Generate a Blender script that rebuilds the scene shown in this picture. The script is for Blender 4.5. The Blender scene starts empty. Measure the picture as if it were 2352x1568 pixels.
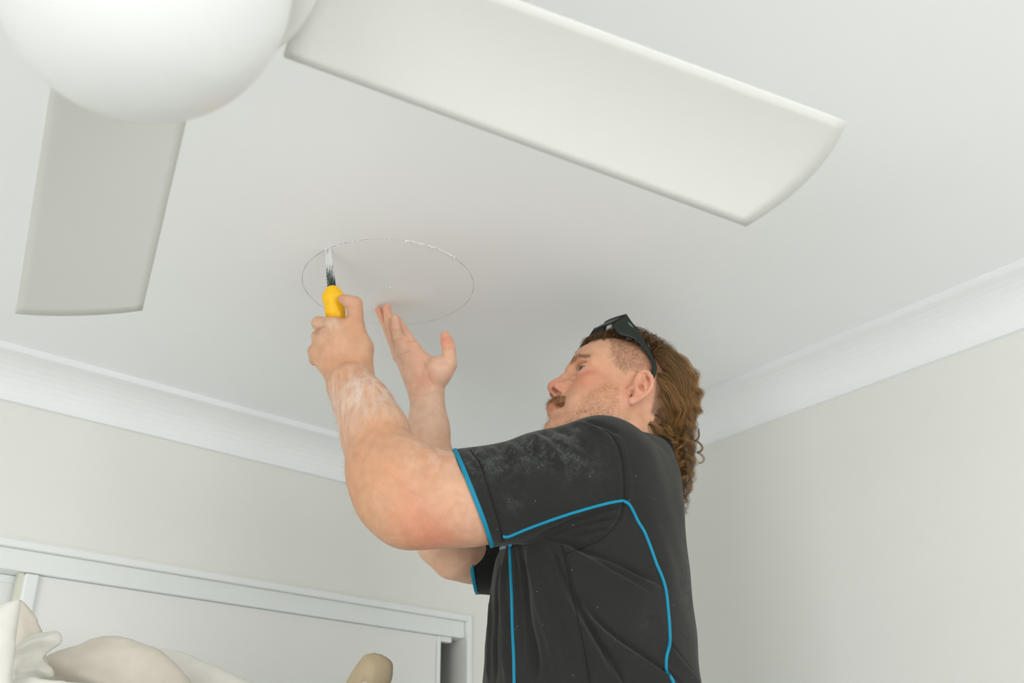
import bpy, math, random
import numpy as np
from mathutils import Vector, Matrix
from mathutils.bvhtree import BVHTree

random.seed(7)
rng = np.random.default_rng(7)
sc = bpy.context.scene
COL = sc.collection

# ------------------------------------------------------------------ camera
H = 0.90                      # ceiling height above the lens
CEIL = 2.40
CAMP = np.array([0.0, 0.0, CEIL - H])
FPX = 2394.142
PITCH, ROLL, YAW = 0.4685, -0.01211, -0.71042
cy_, sy_ = math.cos(YAW), math.sin(YAW)
cp_, sp_ = math.cos(PITCH), math.sin(PITCH)
FW = np.array([-sy_*cp_, cy_*cp_, sp_])
_r = np.array([cy_, sy_, 0.0])
_u = np.cross(_r, FW)
RT = math.cos(ROLL)*_r + math.sin(ROLL)*_u
UP = -math.sin(ROLL)*_r + math.cos(ROLL)*_u
cam_d = bpy.data.cameras.new('camera')
cam_d.sensor_width = 36.0
cam_d.lens = 36.0*FPX/2352
cam_d.clip_start = 0.05
cam_d.dof.use_dof = True
cam_d.dof.focus_distance = 1.60
cam_d.dof.aperture_fstop = 6.0
cam = bpy.data.objects.new('camera', cam_d)
COL.objects.link(cam)
cam.matrix_world = Matrix(((RT[0], UP[0], -FW[0], CAMP[0]), (RT[1], UP[1], -FW[1], CAMP[1]),
                           (RT[2], UP[2], -FW[2], CAMP[2]), (0, 0, 0, 1)))
sc.camera = cam

def ray(px, py):
    return FW + RT*(px-1176)/FPX - UP*(py-784)/FPX
def P(px, py, d):
    return CAMP + ray(px, py)*d
def project(V):
    v = np.asarray(V) - CAMP
    z = v @ FW
    return np.stack([1176 + FPX*(v @ RT)/z, 784 - FPX*(v @ UP)/z, z], -1)

# ------------------------------------------------------------------ light and exposure
w = bpy.data.worlds.new('world'); sc.world = w; w.use_nodes = True
w.node_tree.nodes['Background'].inputs[0].default_value = (0.92, 0.95, 1.0, 1)
w.node_tree.nodes['Background'].inputs[1].default_value = 1.2
sc.view_settings.view_transform = 'Standard'
sc.view_settings.look = 'None'
sc.view_settings.gamma = 1.0
sc.view_settings.exposure = -0.29
sc.cycles.max_bounces = 12
sc.cycles.diffuse_bounces = 8
sc.cycles.sample_clamp_indirect = 6

XR, XL = 1.9101*H, -2.70          # right and left wall planes
YF, YB = 2.27924*H, -3.30         # far and back wall planes

def area(name, loc, direction, sx, sy, power, color):
    l = bpy.data.lights.new(name, 'AREA'); l.shape = 'RECTANGLE'; l.size = sx; l.size_y = sy
    l.energy = power; l.color = color
    o = bpy.data.objects.new(name, l); COL.objects.link(o)
    o.location = loc
    o.rotation_euler = Vector(direction).to_track_quat('-Z', 'Z').to_euler()
    return o
# daylight standing in the three window openings
area('daylight_back_window', (0.05, YB-0.10, 1.35), (0, 1, 0.30), 2.7, 1.6, 70, (0.985, 0.983, 0.992))
area('daylight_left_window', (XL-0.10, -0.75, 1.35), (1, 0, 0.30), 2.2, 1.6, 70, (0.985, 0.983, 0.992))

# ------------------------------------------------------------------ materials
def mat(name, color=(0.8, 0.8, 0.8), rough=0.6, spec=0.3, metal=0.0, **kw):
    m = bpy.data.materials.new(name); m.use_nodes = True
    b = m.node_tree.nodes['Principled BSDF']
    b.inputs['Base Color'].default_value = (*color, 1)
    b.inputs['Roughness'].default_value = rough
    b.inputs['Specular IOR Level'].default_value = spec
    b.inputs['Metallic'].default_value = metal
    for k, v in kw.items():
        b.inputs[k].default_value = v
    return m
def nn(m, t, **kw):
    n = m.node_tree.nodes.new(t)
    for k, v in kw.items(): setattr(n, k, v)
    return n
def lk(m, a, b): m.node_tree.links.new(a, b)
def bsdf(m): return m.node_tree.nodes['Principled BSDF']
def noise(m, scale, detail=4, coord='Object', rough=0.5, sc3=None):
    tc = nn(m, 'ShaderNodeTexCoord'); n = nn(m, 'ShaderNodeTexNoise')
    n.inputs['Scale'].default_value = scale; n.inputs['Detail'].default_value = detail
    n.inputs['Roughness'].default_value = rough
    if sc3:
        mp = nn(m, 'ShaderNodeMapping'); mp.inputs['Scale'].default_value = sc3
        lk(m, tc.outputs[coord], mp.inputs[0]); lk(m, mp.outputs[0], n.inputs['Vector'])
    else:
        lk(m, tc.outputs[coord], n.inputs['Vector'])
    return n
def ramp(m, fac, stops):
    r = nn(m, 'ShaderNodeValToRGB')
    e = r.color_ramp.elements
    while len(e) < len(stops): e.new(0.5)
    for i, (p, c) in enumerate(stops):
        e[i].position = p; e[i].color = (*c, 1) if len(c) == 3 else c
    lk(m, fac, r.inputs[0]); return r
def bump(m, h, strength, dist):
    b = nn(m, 'ShaderNodeBump'); b.inputs['Strength'].default_value = strength; b.inputs['Distance'].default_value = dist
    lk(m, h, b.inputs['Height']); lk(m, b.outputs[0], bsdf(m).inputs['Normal']); return b
def mix(m, fac, a, b, blend='MIX'):
    x = nn(m, 'ShaderNodeMix', data_type='RGBA', blend_type=blend)
    for s, v in ((x.inputs[0], fac), (x.inputs[6], a), (x.inputs[7], b)):
        if hasattr(v, 'is_linked'): lk(m, v, s)
        elif isinstance(v, (int, float)): s.default_value = v
        else: s.default_value = (*v, 1)
    return x.outputs[2]
def paint(name, c, var=0.015, rough=0.75, bstr=0.08):
    m = mat(name, c, rough, 0.2)
    n = noise(m, 1.3, 3)
    r = ramp(m, n.outputs[0], [(0.3, tuple(x*(1-var) for x in c)), (0.7, tuple(min(1, x*(1+var)) for x in c))])
    lk(m, r.outputs[0], bsdf(m).inputs['Base Color'])
    n2 = noise(m, 260, 3)
    bump(m, n2.outputs[0], bstr, 0.001)
    return m
M = {}
M['ceiling'] = paint('ceiling_paint', (0.862, 0.872, 0.875))
M['cornice'] = paint('cornice_paint', (0.85, 0.865, 0.872))
M['wall'] = paint('wall_paint', (0.775, 0.78, 0.74))
M['gloss'] = paint('white_gloss_trim', (0.82, 0.845, 0.84), rough=0.4, bstr=0.02)
M['door'] = paint('sliding_door_panel', (0.80, 0.81, 0.785), rough=0.5, bstr=0.02)
M['alu'] = mat('white_powder_coated_frame', (0.80, 0.83, 0.82), 0.35, 0.4)
M['gold'] = mat('pale_champagne_strip', (0.66, 0.66, 0.56), 0.4, 0.4)
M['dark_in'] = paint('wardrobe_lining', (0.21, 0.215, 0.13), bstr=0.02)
M['fan'] = mat('fan_plastic', (0.78, 0.785, 0.75), 0.38, 0.4)
M['blade'] = mat('fan_blade_lacquer', (0.70, 0.705, 0.672), 0.5, 0.3)
M['opal'] = mat('opal_light_cover', (0.74, 0.75, 0.74), 0.28, 0.5)
m = mat('fan_gap', (0.42, 0.43, 0.42), 0.6); M['gap'] = m
m = mat('floor_carpet', (0.55, 0.52, 0.47), 0.95, 0.1)
n = noise(m, 90, 4); r = ramp(m, n.outputs[0], [(0.3, (0.68, 0.675, 0.65)), (0.7, (0.78, 0.775, 0.75))])
lk(m, r.outputs[0], bsdf(m).inputs['Base Color']); bump(m, n.outputs[0], 0.4, 0.004); M['carpet'] = m
M['pencil'] = mat('pencil_grey', (0.33, 0.33, 0.32), 0.8, 0.1)
M['kerf'] = paint('cut_plaster', (0.30, 0.29, 0.26))
M['crumb'] = mat('plaster_crumb', (0.88, 0.88, 0.87), 0.9, 0.1)

# ------------------------------------------------------------------ mesh helpers
def link(name, me, material=None, parent=None, smooth=True):
    o = bpy.data.objects.new(name, me); COL.objects.link(o)
    if material is not None: me.materials.append(material)
    if parent is not None: o.parent = parent
    if smooth and len(me.polygons):
        me.polygons.foreach_set('use_smooth', np.ones(len(me.polygons), bool))
    me.update()
    return o
def mesh_np(name, V, F):
    """V (n,3), F (m,k) same-size faces"""
    V = np.ascontiguousarray(V, np.float32); F = np.ascontiguousarray(F, np.int32)
    me = bpy.data.meshes.new(name)
    k = F.shape[1]
    me.vertices.add(len(V)); me.vertices.foreach_set('co', V.ravel())
    me.loops.add(F.size); me.loops.foreach_set('vertex_index', F.ravel())
    me.polygons.add(len(F)); me.polygons.foreach_set('loop_start', np.arange(0, F.size, k, dtype=np.int32))
    try: me.polygons.foreach_set('loop_total', np.full(len(F), k, np.int32))
    except Exception: pass
    me.update(calc_edges=True); me.validate()
    return me
class MB:
    def __init__(s): s.v = []; s.f = []
    def add(s, V, F):
        b = len(s.v); s.v += [tuple(map(float, x)) for x in V]; s.f += [tuple(b+i for i in f) for f in F]; return s
    def box(s, lo, hi, bev=0):
        x0, y0, z0 = lo; x1, y1, z1 = hi
        V = [(x0,y0,z0),(x1,y0,z0),(x1,y1,z0),(x0,y1,z0),(x0,y0,z1),(x1,y0,z1),(x1,y1,z1),(x0,y1,z1)]
        return s.add(V, [(0,3,2,1),(4,5,6,7),(0,1,5,4),(1,2,6,5),(2,3,7,6),(3,0,4,7)])
    def prism(s, ring_a, ring_b):
        n = len(ring_a)
        return s.add(list(ring_a)+list(ring_b), [tuple(range(n))[::-1], tuple(range(n, 2*n))] +
                     [(i, (i+1) % n, n+(i+1) % n, n+i) for i in range(n)])
    def lathe(s, prof, c, n=48):
        V = []; F = []
        for r, z in prof:
            for i in range(n):
                a = 2*math.pi*i/n; V.append((c[0]+r*math.cos(a), c[1]+r*math.sin(a), c[2]+z))
        for j in range(len(prof)-1):
            for i in range(n):
                F.append((j*n+i, j*n+(i+1) % n, (j+1)*n+(i+1) % n, (j+1)*n+i))
        return s.add(V, F)
    def tube(s, pts, r, n=8, closed=False, cap=True):
        V, F = tube_np(np.array(pts, float), r, n, closed, cap); return s.add(V, F)
    def obj(s, name, material=None, parent=None, smooth=False, bevel=0, seg=2):
        me = bpy.data.meshes.new(name); me.from_pydata(s.v, [], s.f); me.update()
        o = link(name, me, material, parent, smooth)
        if bevel:
            b = o.modifiers.new('bevel', 'BEVEL'); b.width = bevel; b.segments = seg; b.limit_method = 'ANGLE'
        return o
def tube_np(pts, r, n=8, closed=False, cap=True):
    m_ = len(pts)
    r = np.full(m_, r, float) if np.isscalar(r) else np.asarray(r, float)
    if closed: T = np.roll(pts, -1, 0) - np.roll(pts, 1, 0)
    else: T = np.gradient(pts, axis=0)
    T /= np.linalg.norm(T, axis=1)[:, None] + 1e-12
    N = np.zeros_like(T)
    a = np.array([0, 0, 1.0]) if abs(T[0][2]) < 0.9 else np.array([1.0, 0, 0])
    nrm = np.cross(T[0], a); nrm /= np.linalg.norm(nrm)
    for i in range(m_):
        nrm = nrm - T[i]*(nrm @ T[i]); nrm /= np.linalg.norm(nrm)+1e-12; N[i] = nrm
    B = np.cross(T, N)
    ang = np.linspace(0, 2*np.pi, n, endpoint=False)
    V = (pts[:, None] + r[:, None, None]*(np.cos(ang)[None, :, None]*N[:, None] + np.sin(ang)[None, :, None]*B[:, None])).reshape(-1, 3)
    F = []
    for j in range(m_ if closed else m_-1):
        k = (j+1) % m_
        for i in range(n): F.append((j*n+i, j*n+(i+1) % n, k*n+(i+1) % n, k*n+i))
    if cap and not closed: F += [tuple(range(n))[::-1], tuple(range((m_-1)*n, m_*n))]
    return V, F
def spline(pts, n=60):
    """Catmull-Rom through the points"""
    p = np.array(pts, float); q = np.vstack([2*p[0]-p[1], p, 2*p[-1]-p[-2]])
    out = []; L = len(p)-1
    for s in np.linspace(0, L, n):
        i = min(int(s), L-1); t = s-i
        a, b, c, d = q[i], q[i+1], q[i+2], q[i+3]
        out.append(0.5*((2*b)+(-a+c)*t+(2*a-5*b+4*c-d)*t*t+(-a+3*b-3*c+d)*t**3))
    return np.array(out)
def struct(o): o['kind'] = 'structure'; return o
def tag(o, label, cat, group=None):
    o['label'] = label; o['category'] = cat
    if group: o['group'] = group
    return o
def empty(name, loc, label, cat, group=None):
    o = bpy.data.objects.new(name, None); COL.objects.link(o); o.location = tuple(loc); o.empty_display_size = 0.1
    return tag(o, label, cat, group)
def keep(o, parent):
    """parent without moving (geometry is already in world space)"""
    o.parent = parent; o.matrix_parent_inverse = Matrix.Translation(-Vector(parent.location)); return o

# ------------------------------------------------------------------ room shell
T = 0.12
struct(MB().box((XL-T, YB-T, -0.1), (XR+T, YF+0.75, 0)).obj('floor', M['carpet']))
WX = XR
o = struct(MB().box((XR, YB-T, 0), (XR+T, YF+0.75, CEIL+T)).obj('wall_right', M['wall']))
# back wall with its window opening, left wall with its window opening
mb = MB()
x0, x1, z0, z1 = -1.3, 1.4, 0.55, 2.15
for lo, hi in (((XL-T, YB-T, 0), (x0, YB, CEIL)), ((x1, YB-T, 0), (XR, YB, CEIL)), ((x0, YB-T, 0), (x1, YB, z0)), ((x0, YB-T, z1), (x1, YB, CEIL))): mb.box(lo, hi)
struct(mb.obj('wall_back', M['wall']))
mb = MB()
for a, b in (((x0, z0), (x0+.05, z1)), ((x1-.05, z0), (x1, z1)), ((x0, z0), (x1, z0+.05)), ((x0, z1-.05), (x1, z1)), ((.025, z0), (.075, z1))):
    mb.box((a[0], YB-.06, a[1]), (b[0], YB-.02, b[1]))
struct(mb.obj('window_1', M['gloss']))
mb = MB()
y0, y1 = -1.85, 0.35
for lo, hi in (((XL-T, YB, 0), (XL, y0, CEIL)), ((XL-T, y1, 0), (XL, YF+0.02, CEIL)), ((XL-T, y0, 0), (XL, y1, z0)), ((XL-T, y0, z1), (XL, y1, CEIL))): mb.box(lo, hi)
struct(mb.obj('wall_left', M['wall']))
mb = MB()
for a, b in (((y0, z0), (y0+.05, z1)), ((y1-.05, z0), (y1, z1)), ((y0, z0), (y1, z0+.05)), ((y0, z1-.05), (y1, z1)), ((-.775, z0), (-.725, z1))):
    mb.box((XL-.06, a[0], a[1]), (XL-.02, b[0], b[1]))
struct(mb.obj('window_2', M['gloss']))

# far wall with the wardrobe opening
OX0, OX1 = -1.5, 1.7819*H
OZ = CEIL-H + 0.6058*H
mb = MB()
for lo, hi in (((XL-T, YF, 0), (OX0, YF+T, CEIL+T)), ((OX1, YF, 0), (XR, YF+T, CEIL+T)), ((OX0, YF, OZ), (OX1, YF+T, CEIL+T))): mb.box(lo, hi)
struct(mb.obj('wall_far', M['wall']))
# thin architrave bead round the opening
AW = 0.0075
def arch(x0, x1, zt, wdt, proud, mb):
    mb.box((x0, YF-proud, zt), (x1, YF+0.002, zt+wdt))
    mb.box((x1-0.0, YF-proud, 0), (x1+wdt, YF+0.002, zt+wdt))
    mb.box((x0-wdt, YF-proud, 0), (x0, YF+0.002, zt+wdt))
    return mb
struct(arch(OX0, OX1, OZ, 0.014, 0.008, MB()).obj('trim_1', M['gloss'], bevel=0.002))
struct(arch(OX0-0.014, OX1+0.014, OZ+0.014, 0.005, 0.004, MB()).obj('trim_2', M['wall'], bevel=0.001))

# cornice: same cove profile on every wall (offset from wall, drop below ceiling)
prof = [(0.0, 0.0), (0.0970, 0.0), (0.1030, 0.0150), (0.0985, 0.0158)]
for k in range(9):
    t = k/8*math.pi/2
    prof.append((0.0985-0.086*math.sin(t), 0.0158+0.0555*(1-math.cos(t))))
prof += [(0.0125, 0.0785), (0.0, 0.0787)]
def cornice(name, a, b, n):
    """a, b wall-line corner points (mitred), n inward normal"""
    a, b, n = map(np.array, (a, b, n)); d = (b-a)/np.linalg.norm(b-a)
    ra = [(*(a+n*o_+d*o_), CEIL-dr) for o_, dr in prof]
    rb = [(*(b+n*o_-d*o_), CEIL-dr) for o_, dr in prof]
    mb = MB(); mb.prism(ra, rb)
    return struct(mb.obj(name, M['cornice']))
cornice('trim_3', (XL, YF), (XR, YF), (0., -1.))
cornice('trim_4', (XR, YF), (XR, YB), (-1., 0.))
cornice('trim_5', (XR, YB), (XL, YB), (0., 1.))
cornice('trim_6', (XL, YB), (XL, YF), (1., 0.))

# ceiling: sheet with the marked circle, partly sawn through
HC = np.array([0.95036*H, 1.46501*H]); HR = 0.16275*H
NSEG = 360
def kerf_on(a):
    # sawn stretch of the circle, found by where it stands in the room
    p = project(np.array([HC[0]+HR*math.cos(a), HC[1]+HR*math.sin(a), CEIL]))
    return p[1] < 592 and p[0] > 752 and p[0] < 1043
kon = [kerf_on(2*math.pi*i/NSEG) for i in range(NSEG)]
V = []; F = []
jit = rng.normal(0, 0.00028, (2, NSEG)); jit = (jit+np.roll(jit, 1, 1)+np.roll(jit, 2, 1))*0.8
for i in range(NSEG):
    a = 2*math.pi*i/NSEG; c, s_ = math.cos(a), math.sin(a)
    wdt = 0.0010
    for q, (rr, zz) in enumerate(((HR-wdt, 0), (HR-wdt, .012), (HR+wdt, .012), (HR+wdt, 0))):
        rr += (jit[0 if q < 2 else 1][i] if kon[i] else 0)
        V.append((HC[0]+rr*c, HC[1]+rr*s_, CEIL+(zz if kon[i] else 0)))
    # rectangle boundary
    t = min(((XR+T-HC[0])/c if c > 0 else (XL-T-HC[0])/c) if abs(c) > 1e-9 else 1e9,
            ((YF+.02-HC[1])/s_ if s_ > 0 else (YB-T-HC[1])/s_) if abs(s_) > 1e-9 else 1e9)
    V.append((HC[0]+t*c, HC[1]+t*s_, CEIL))
V.append((HC[0], HC[1], CEIL)); cI = len(V)-1
for i in range(NSEG):
    j = (i+1) % NSEG
    F.append((cI, j*5, i*5))
    for q in range(4): F.append((i*5+q, j*5+q, j*5+q+1, i*5+q+1))
# corner patches
for cx_, cy2 in ((XR+T, YF+.02), (XL-T, YF+.02), (XL-T, YB-T), (XR+T, YB-T)):
    a = math.atan2(cy2-HC[1], cx_-HC[0]) % (2*math.pi); i = int(a/(2*math.pi)*NSEG); j = (i+1) % NSEG
    V.append((cx_, cy2, CEIL)); F.append((i*5+4, j*5+4, len(V)-1))
mb = MB(); mb.add(V, F)
ceil = struct(mb.obj('ceiling', M['ceiling']))
# slab closing the roof side
mb = MB(); mb.box((XL-T, YB-T, CEIL+0.013), (XR+T, YF+0.75, CEIL+T)); o = mb.obj('ceiling_backing', M['kerf'], ceil)
# pencil ring (unsawn stretch) and the centre hole
pts = []
mb = MB()
for i in range(NSEG):
    a = 2*math.pi*i/NSEG; j = (i+1) % NSEG; b = 2*math.pi*(i+1)/NSEG
    if kon[i]: continue
    wd = 0.00030*(0.75+0.35*math.sin(i*0.35)+0.2*math.sin(i*1.7))
    mb.add([(HC[0]+(HR+s_*wd)*math.cos(x), HC[1]+(HR+s_*wd)*math.sin(x), CEIL-0.0003) for x, s_ in ((a, -1), (b, -1), (b, 1), (a, 1))], [(0, 1, 2, 3)])
o = mb.obj('pencil_line', M['pencil'], ceil); o['label'] = 'thin grey pencil circle marked on the ceiling'
def crumbs(name, spots, parent):
    mb = MB()
    for (x, y, z, r) in spots:
        k = rng.random((6, 3))-0.5
        base = np.array([(1,0,0),(-1,0,0),(0,1,0),(0,-1,0),(0,0,1),(0,0,-1)])*r*(1+k*0.9)
        mb.add(base+np.array([x, y, z]), [(0,2,4),(2,1,4),(1,3,4),(3,0,4),(2,0,5),(1,2,5),(3,1,5),(0,3,5)])
    return mb.obj(name, M['crumb'], parent)
sp = []
for i in range(NSEG):
    if kon[i]:
        px = project(np.array([HC[0]+HR*math.cos(2*math.pi*i/NSEG), HC[1]+HR*math.sin(2*math.pi*i/NSEG), CEIL]))[0]
        for q in range(7 if px > 930 else 3):
            a = 2*math.pi*(i+rng.random())/NSEG; r_ = HR+(0.001 if px > 930 else 0)+rng.normal(0, 0.0011)
            sp.append((HC[0]+r_*math.cos(a), HC[1]+r_*math.sin(a), CEIL-0.0004, 0.0003+(0.0013 if px > 930 else 0.0009)*rng.random()**2))
o = crumbs('plaster_burr', sp, ceil); o['kind'] = 'stuff'
sp = []
ctr = P(893, 657, 1); v_ = ray(893, 657); ctr = CAMP+v_*(H/v_[2])
for q in range(16): sp.append((ctr[0]+rng.normal(0, .0016), ctr[1]+rng.normal(0, .0012), CEIL-.0006, .0004+.0012*rng.random()))
o = crumbs('centre_hole_crumb', sp, ceil); o['kind'] = 'stuff'
mb = MB(); mb.lathe([(0.0001, 0), (0.0014, 0), (0.0014, 0.0003)], (ctr[0]-.002, ctr[1]-.001, CEIL-0.0005), 10); mb.obj('centre_hole', M['pencil'], ceil)

# ------------------------------------------------------------------ wardrobe
WD = 0.62
x0, x1 = OX0-0.05, XR-0.002
mb = MB()
mb.box((x0-.02, YF+WD, 0), (x1+.02, YF+WD+.05, CEIL))
mb.box((x0-.05, YF+T, 0), (x0, YF+WD, CEIL))
mb.box((x0, YF+T, OZ+0.12), (x1, YF+WD, OZ+.16))
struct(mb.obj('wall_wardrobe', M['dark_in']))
track = tag(MB().box((OX0, YF+0.004, CEIL-H+0.5615*H), (OX1-0.0005, YF+0.055, OZ+0.0)).obj('door_track', M['alu'], bevel=0.002),
            'long white sliding-door track fascia across the top of the wardrobe opening', 'track')
def wdoor(name, xa, xb, yb, label, left_gold):
    zt = CEIL-H+0.5608*H; e = empty(name, ((xa+xb)/2, yb, 0.02), label, 'sliding door')
    keep(MB().box((xa+.01, yb+.004, .03), (xb-.01, yb+.012, zt-.001)).obj('panel', M['door']), e)
    keep(MB().box((xa+.026, yb+(.0041 if left_gold else 0), zt-.014), (xb-.008, yb+.016, zt)).obj('top_rail', M['alu'], bevel=.001), e)
    keep(MB().box((xa+.026, yb, .02), (xb-.008, yb+.016, .06)).obj('bottom_rail', M['alu'], bevel=.001), e)
    keep(MB().box((xa, yb-.006, .02), (xa+.026, yb+.02, zt)).obj('stile', M['alu'], bevel=.004, seg=3), e)
    keep(MB().box((xb-.009, yb-.003, .02), (xb, yb+.02, zt)).obj('stile', M['alu'], bevel=.002), e)
    if left_gold: keep(MB().box((xa-.010, yb+.003, .02), (xa, yb+.016, zt)).obj('edge_strip', M['gold']), e)
    return e
wdoor('wardrobe_door', 0.628*H, 1.7069*H, YF+0.012, 'wide white sliding wardrobe door beside the dark gap, behind the tan cushion', True)
wdoor('wardrobe_door', -1.3, 0.66*H, YF+0.045, 'white sliding wardrobe door at the far left, recessed behind its neighbour', False)
tag(MB().box((1.7069*H+.001, YF+.014, CEIL-H+.5475*H), (1.745*H, YF+.03, CEIL-H+.5615*H-.0005)).obj('track_bracket', M['alu']),
    'small white bracket under the door track at the dark gap', 'bracket')

# ------------------------------------------------------------------ ceiling fan
HZ = 0.62
FC = np.array([0.26176*HZ, 0.95774*HZ, CAMP[2]+HZ])
fan = empty('ceiling_fan', (FC[0], FC[1], CEIL), 'white four-blade ceiling fan with a round opal light, hanging from the ceiling at upper left', 'ceiling fan')
def fpart(mb, name, m, **kw):
    return keep(mb.obj(name, m, **kw), fan)
fpart(MB().lathe([(0.001, 0), (0.07, 0), (0.072, -0.012), (0.06, -0.05), (0.03, -0.062), (0.001, -0.063)], (FC[0], FC[1], CEIL-0.0005), 48), 'canopy', M['fan'], smooth=True)
fpart(MB().lathe([(0.013, 0), (0.013, -0.13)], (FC[0], FC[1], CEIL-0.055), 20), 'downrod', M['fan'], smooth=True)
zt = CEIL-0.17-FC[2]
fpart(MB().lathe([(0.001, zt), (0.05, zt), (0.09, zt-0.02), (0.118, zt-0.05), (0.125, 0.018), (0.126, -0.008), (0.1225, -0.019), (0.114, -0.024), (0.001, -0.025)], FC, 72), 'motor_housing', M['fan'], smooth=True)
fpart(MB().lathe([(0.1055, -0.018), (0.1055, -0.034), (0.09, -0.034)], FC, 72), 'shadow_gap', M['gap'], smooth=True)
pr = [(0.1045, -0.026), (0.1055, -0.034)]
for k in range(1, 21):
    t = k/20*math.pi/2
    pr.append((0.1055*math.cos(t)**0.92+0.0001, -0.034-0.108*math.sin(t)**1.05))
o = fpart(MB().lathe(pr, FC, 96), 'light_cover', M['opal'], smooth=True); o['label'] = 'round opal light cover'
def blade(ang, name='blade'):
    a = math.radians(ang); u = np.array([math.cos(a), math.sin(a), 0]); v = np.array([-math.sin(a), math.cos(a), 0])
    R0, R1 = 0.120, 0.657
    tilt = math.atan(0.021/0.072)
    vt = v*math.cos(tilt) - np.array([0, 0, 1])*math.sin(tilt)      # CCW edge is the lower one
    n_ = np.cross(u, vt)
    nr, nc = 26, 14; ring = []
    V = []; F = []
    for side in (1, -1):
        for i in range(nr+1):
            for j in range(nc+1):
                s_ = j/nc*2-1; t = i/nr
                wd = (0.058+0.0155*t)
                end = R1 - 0.022*abs(s_)**2 - (0.012*(1+s_)/2)
                r_ = R0+(end-R0)*t
                camb = 0.006*(1-s_*s_)
                p = FC + u*r_ + vt*s_*wd + n_*(camb+side*0.0030*(1-0.10*abs(s_)**6))
                V.append(p)
    N1 = (nr+1)*(nc+1)
    def id_(i, j, s): return s*N1+i*(nc+1)+j
    for i in range(nr):
        for j in range(nc):
            F.append((id_(i, j, 0), id_(i+1, j, 0), id_(i+1, j+1, 0), id_(i, j+1, 0)))
            F.append((id_(i, j, 1), id_(i, j+1, 1), id_(i+1, j+1, 1), id_(i+1, j, 1)))
    for i in range(nr):
        F.append((id_(i, 0, 0), id_(i, 0, 1), id_(i+1, 0, 1), id_(i+1, 0, 0)))
        F.append((id_(i, nc, 0), id_(i+1, nc, 0), id_(i+1, nc, 1), id_(i, nc, 1)))
    for j in range(nc):
        F.append((id_(0, j, 0), id_(0, j+1, 0), id_(0, j+1, 1), id_(0, j, 1)))
        F.append((id_(nr, j, 0), id_(nr, j, 1), id_(nr, j+1, 1), id_(nr, j+1, 0)))
    o = keep(MB().add(V, F).obj(name, M['blade'], smooth=True), fan)
    return o
for a in (-11.6, 74.4, 167.0, 257.0): blade(a)

# ------------------------------------------------------------------ linen pile on the tall shelf, lower left
def linen(name, c, warm, sc_=28):
    m = mat(name, c, 0.95, 0.1); n = noise(m, sc_, 5)
    r = ramp(m, n.outputs[0], [(0.3, tuple(x*.94 for x in c)), (0.7, tuple(min(1, x*1.04) for x in c))])
    lk(m, r.outputs[0], bsdf(m).inputs['Base Color'])
    wv = noise(m, 900, 2); bump(m, wv.outputs[0], 0.25, 0.001)
    bsdf(m).inputs['Sheen Weight'].default_value = 0.15
    return m
M['linenA'] = linen('cream_linen', (0.78, 0.765, 0.715), 1)
M['linenB'] = linen('beige_canvas', (0.68, 0.63, 0.545), 1)
M['linenC'] = linen('pale_linen', (0.76, 0.745, 0.69), 1)
M['tan'] = linen('tan_canvas', (0.46, 0.375, 0.245), 1)
M['hem'] = linen('hem_canvas', (0.62, 0.575, 0.49), 1)
NH = np.array([0.652, 0.758, 0.0])
ZS = 1.711
def PV(px, py, dist):
    dist = dist*0.86
    r_ = ray(px, py); return CAMP + r_*(dist/(r_ @ NH))
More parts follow.
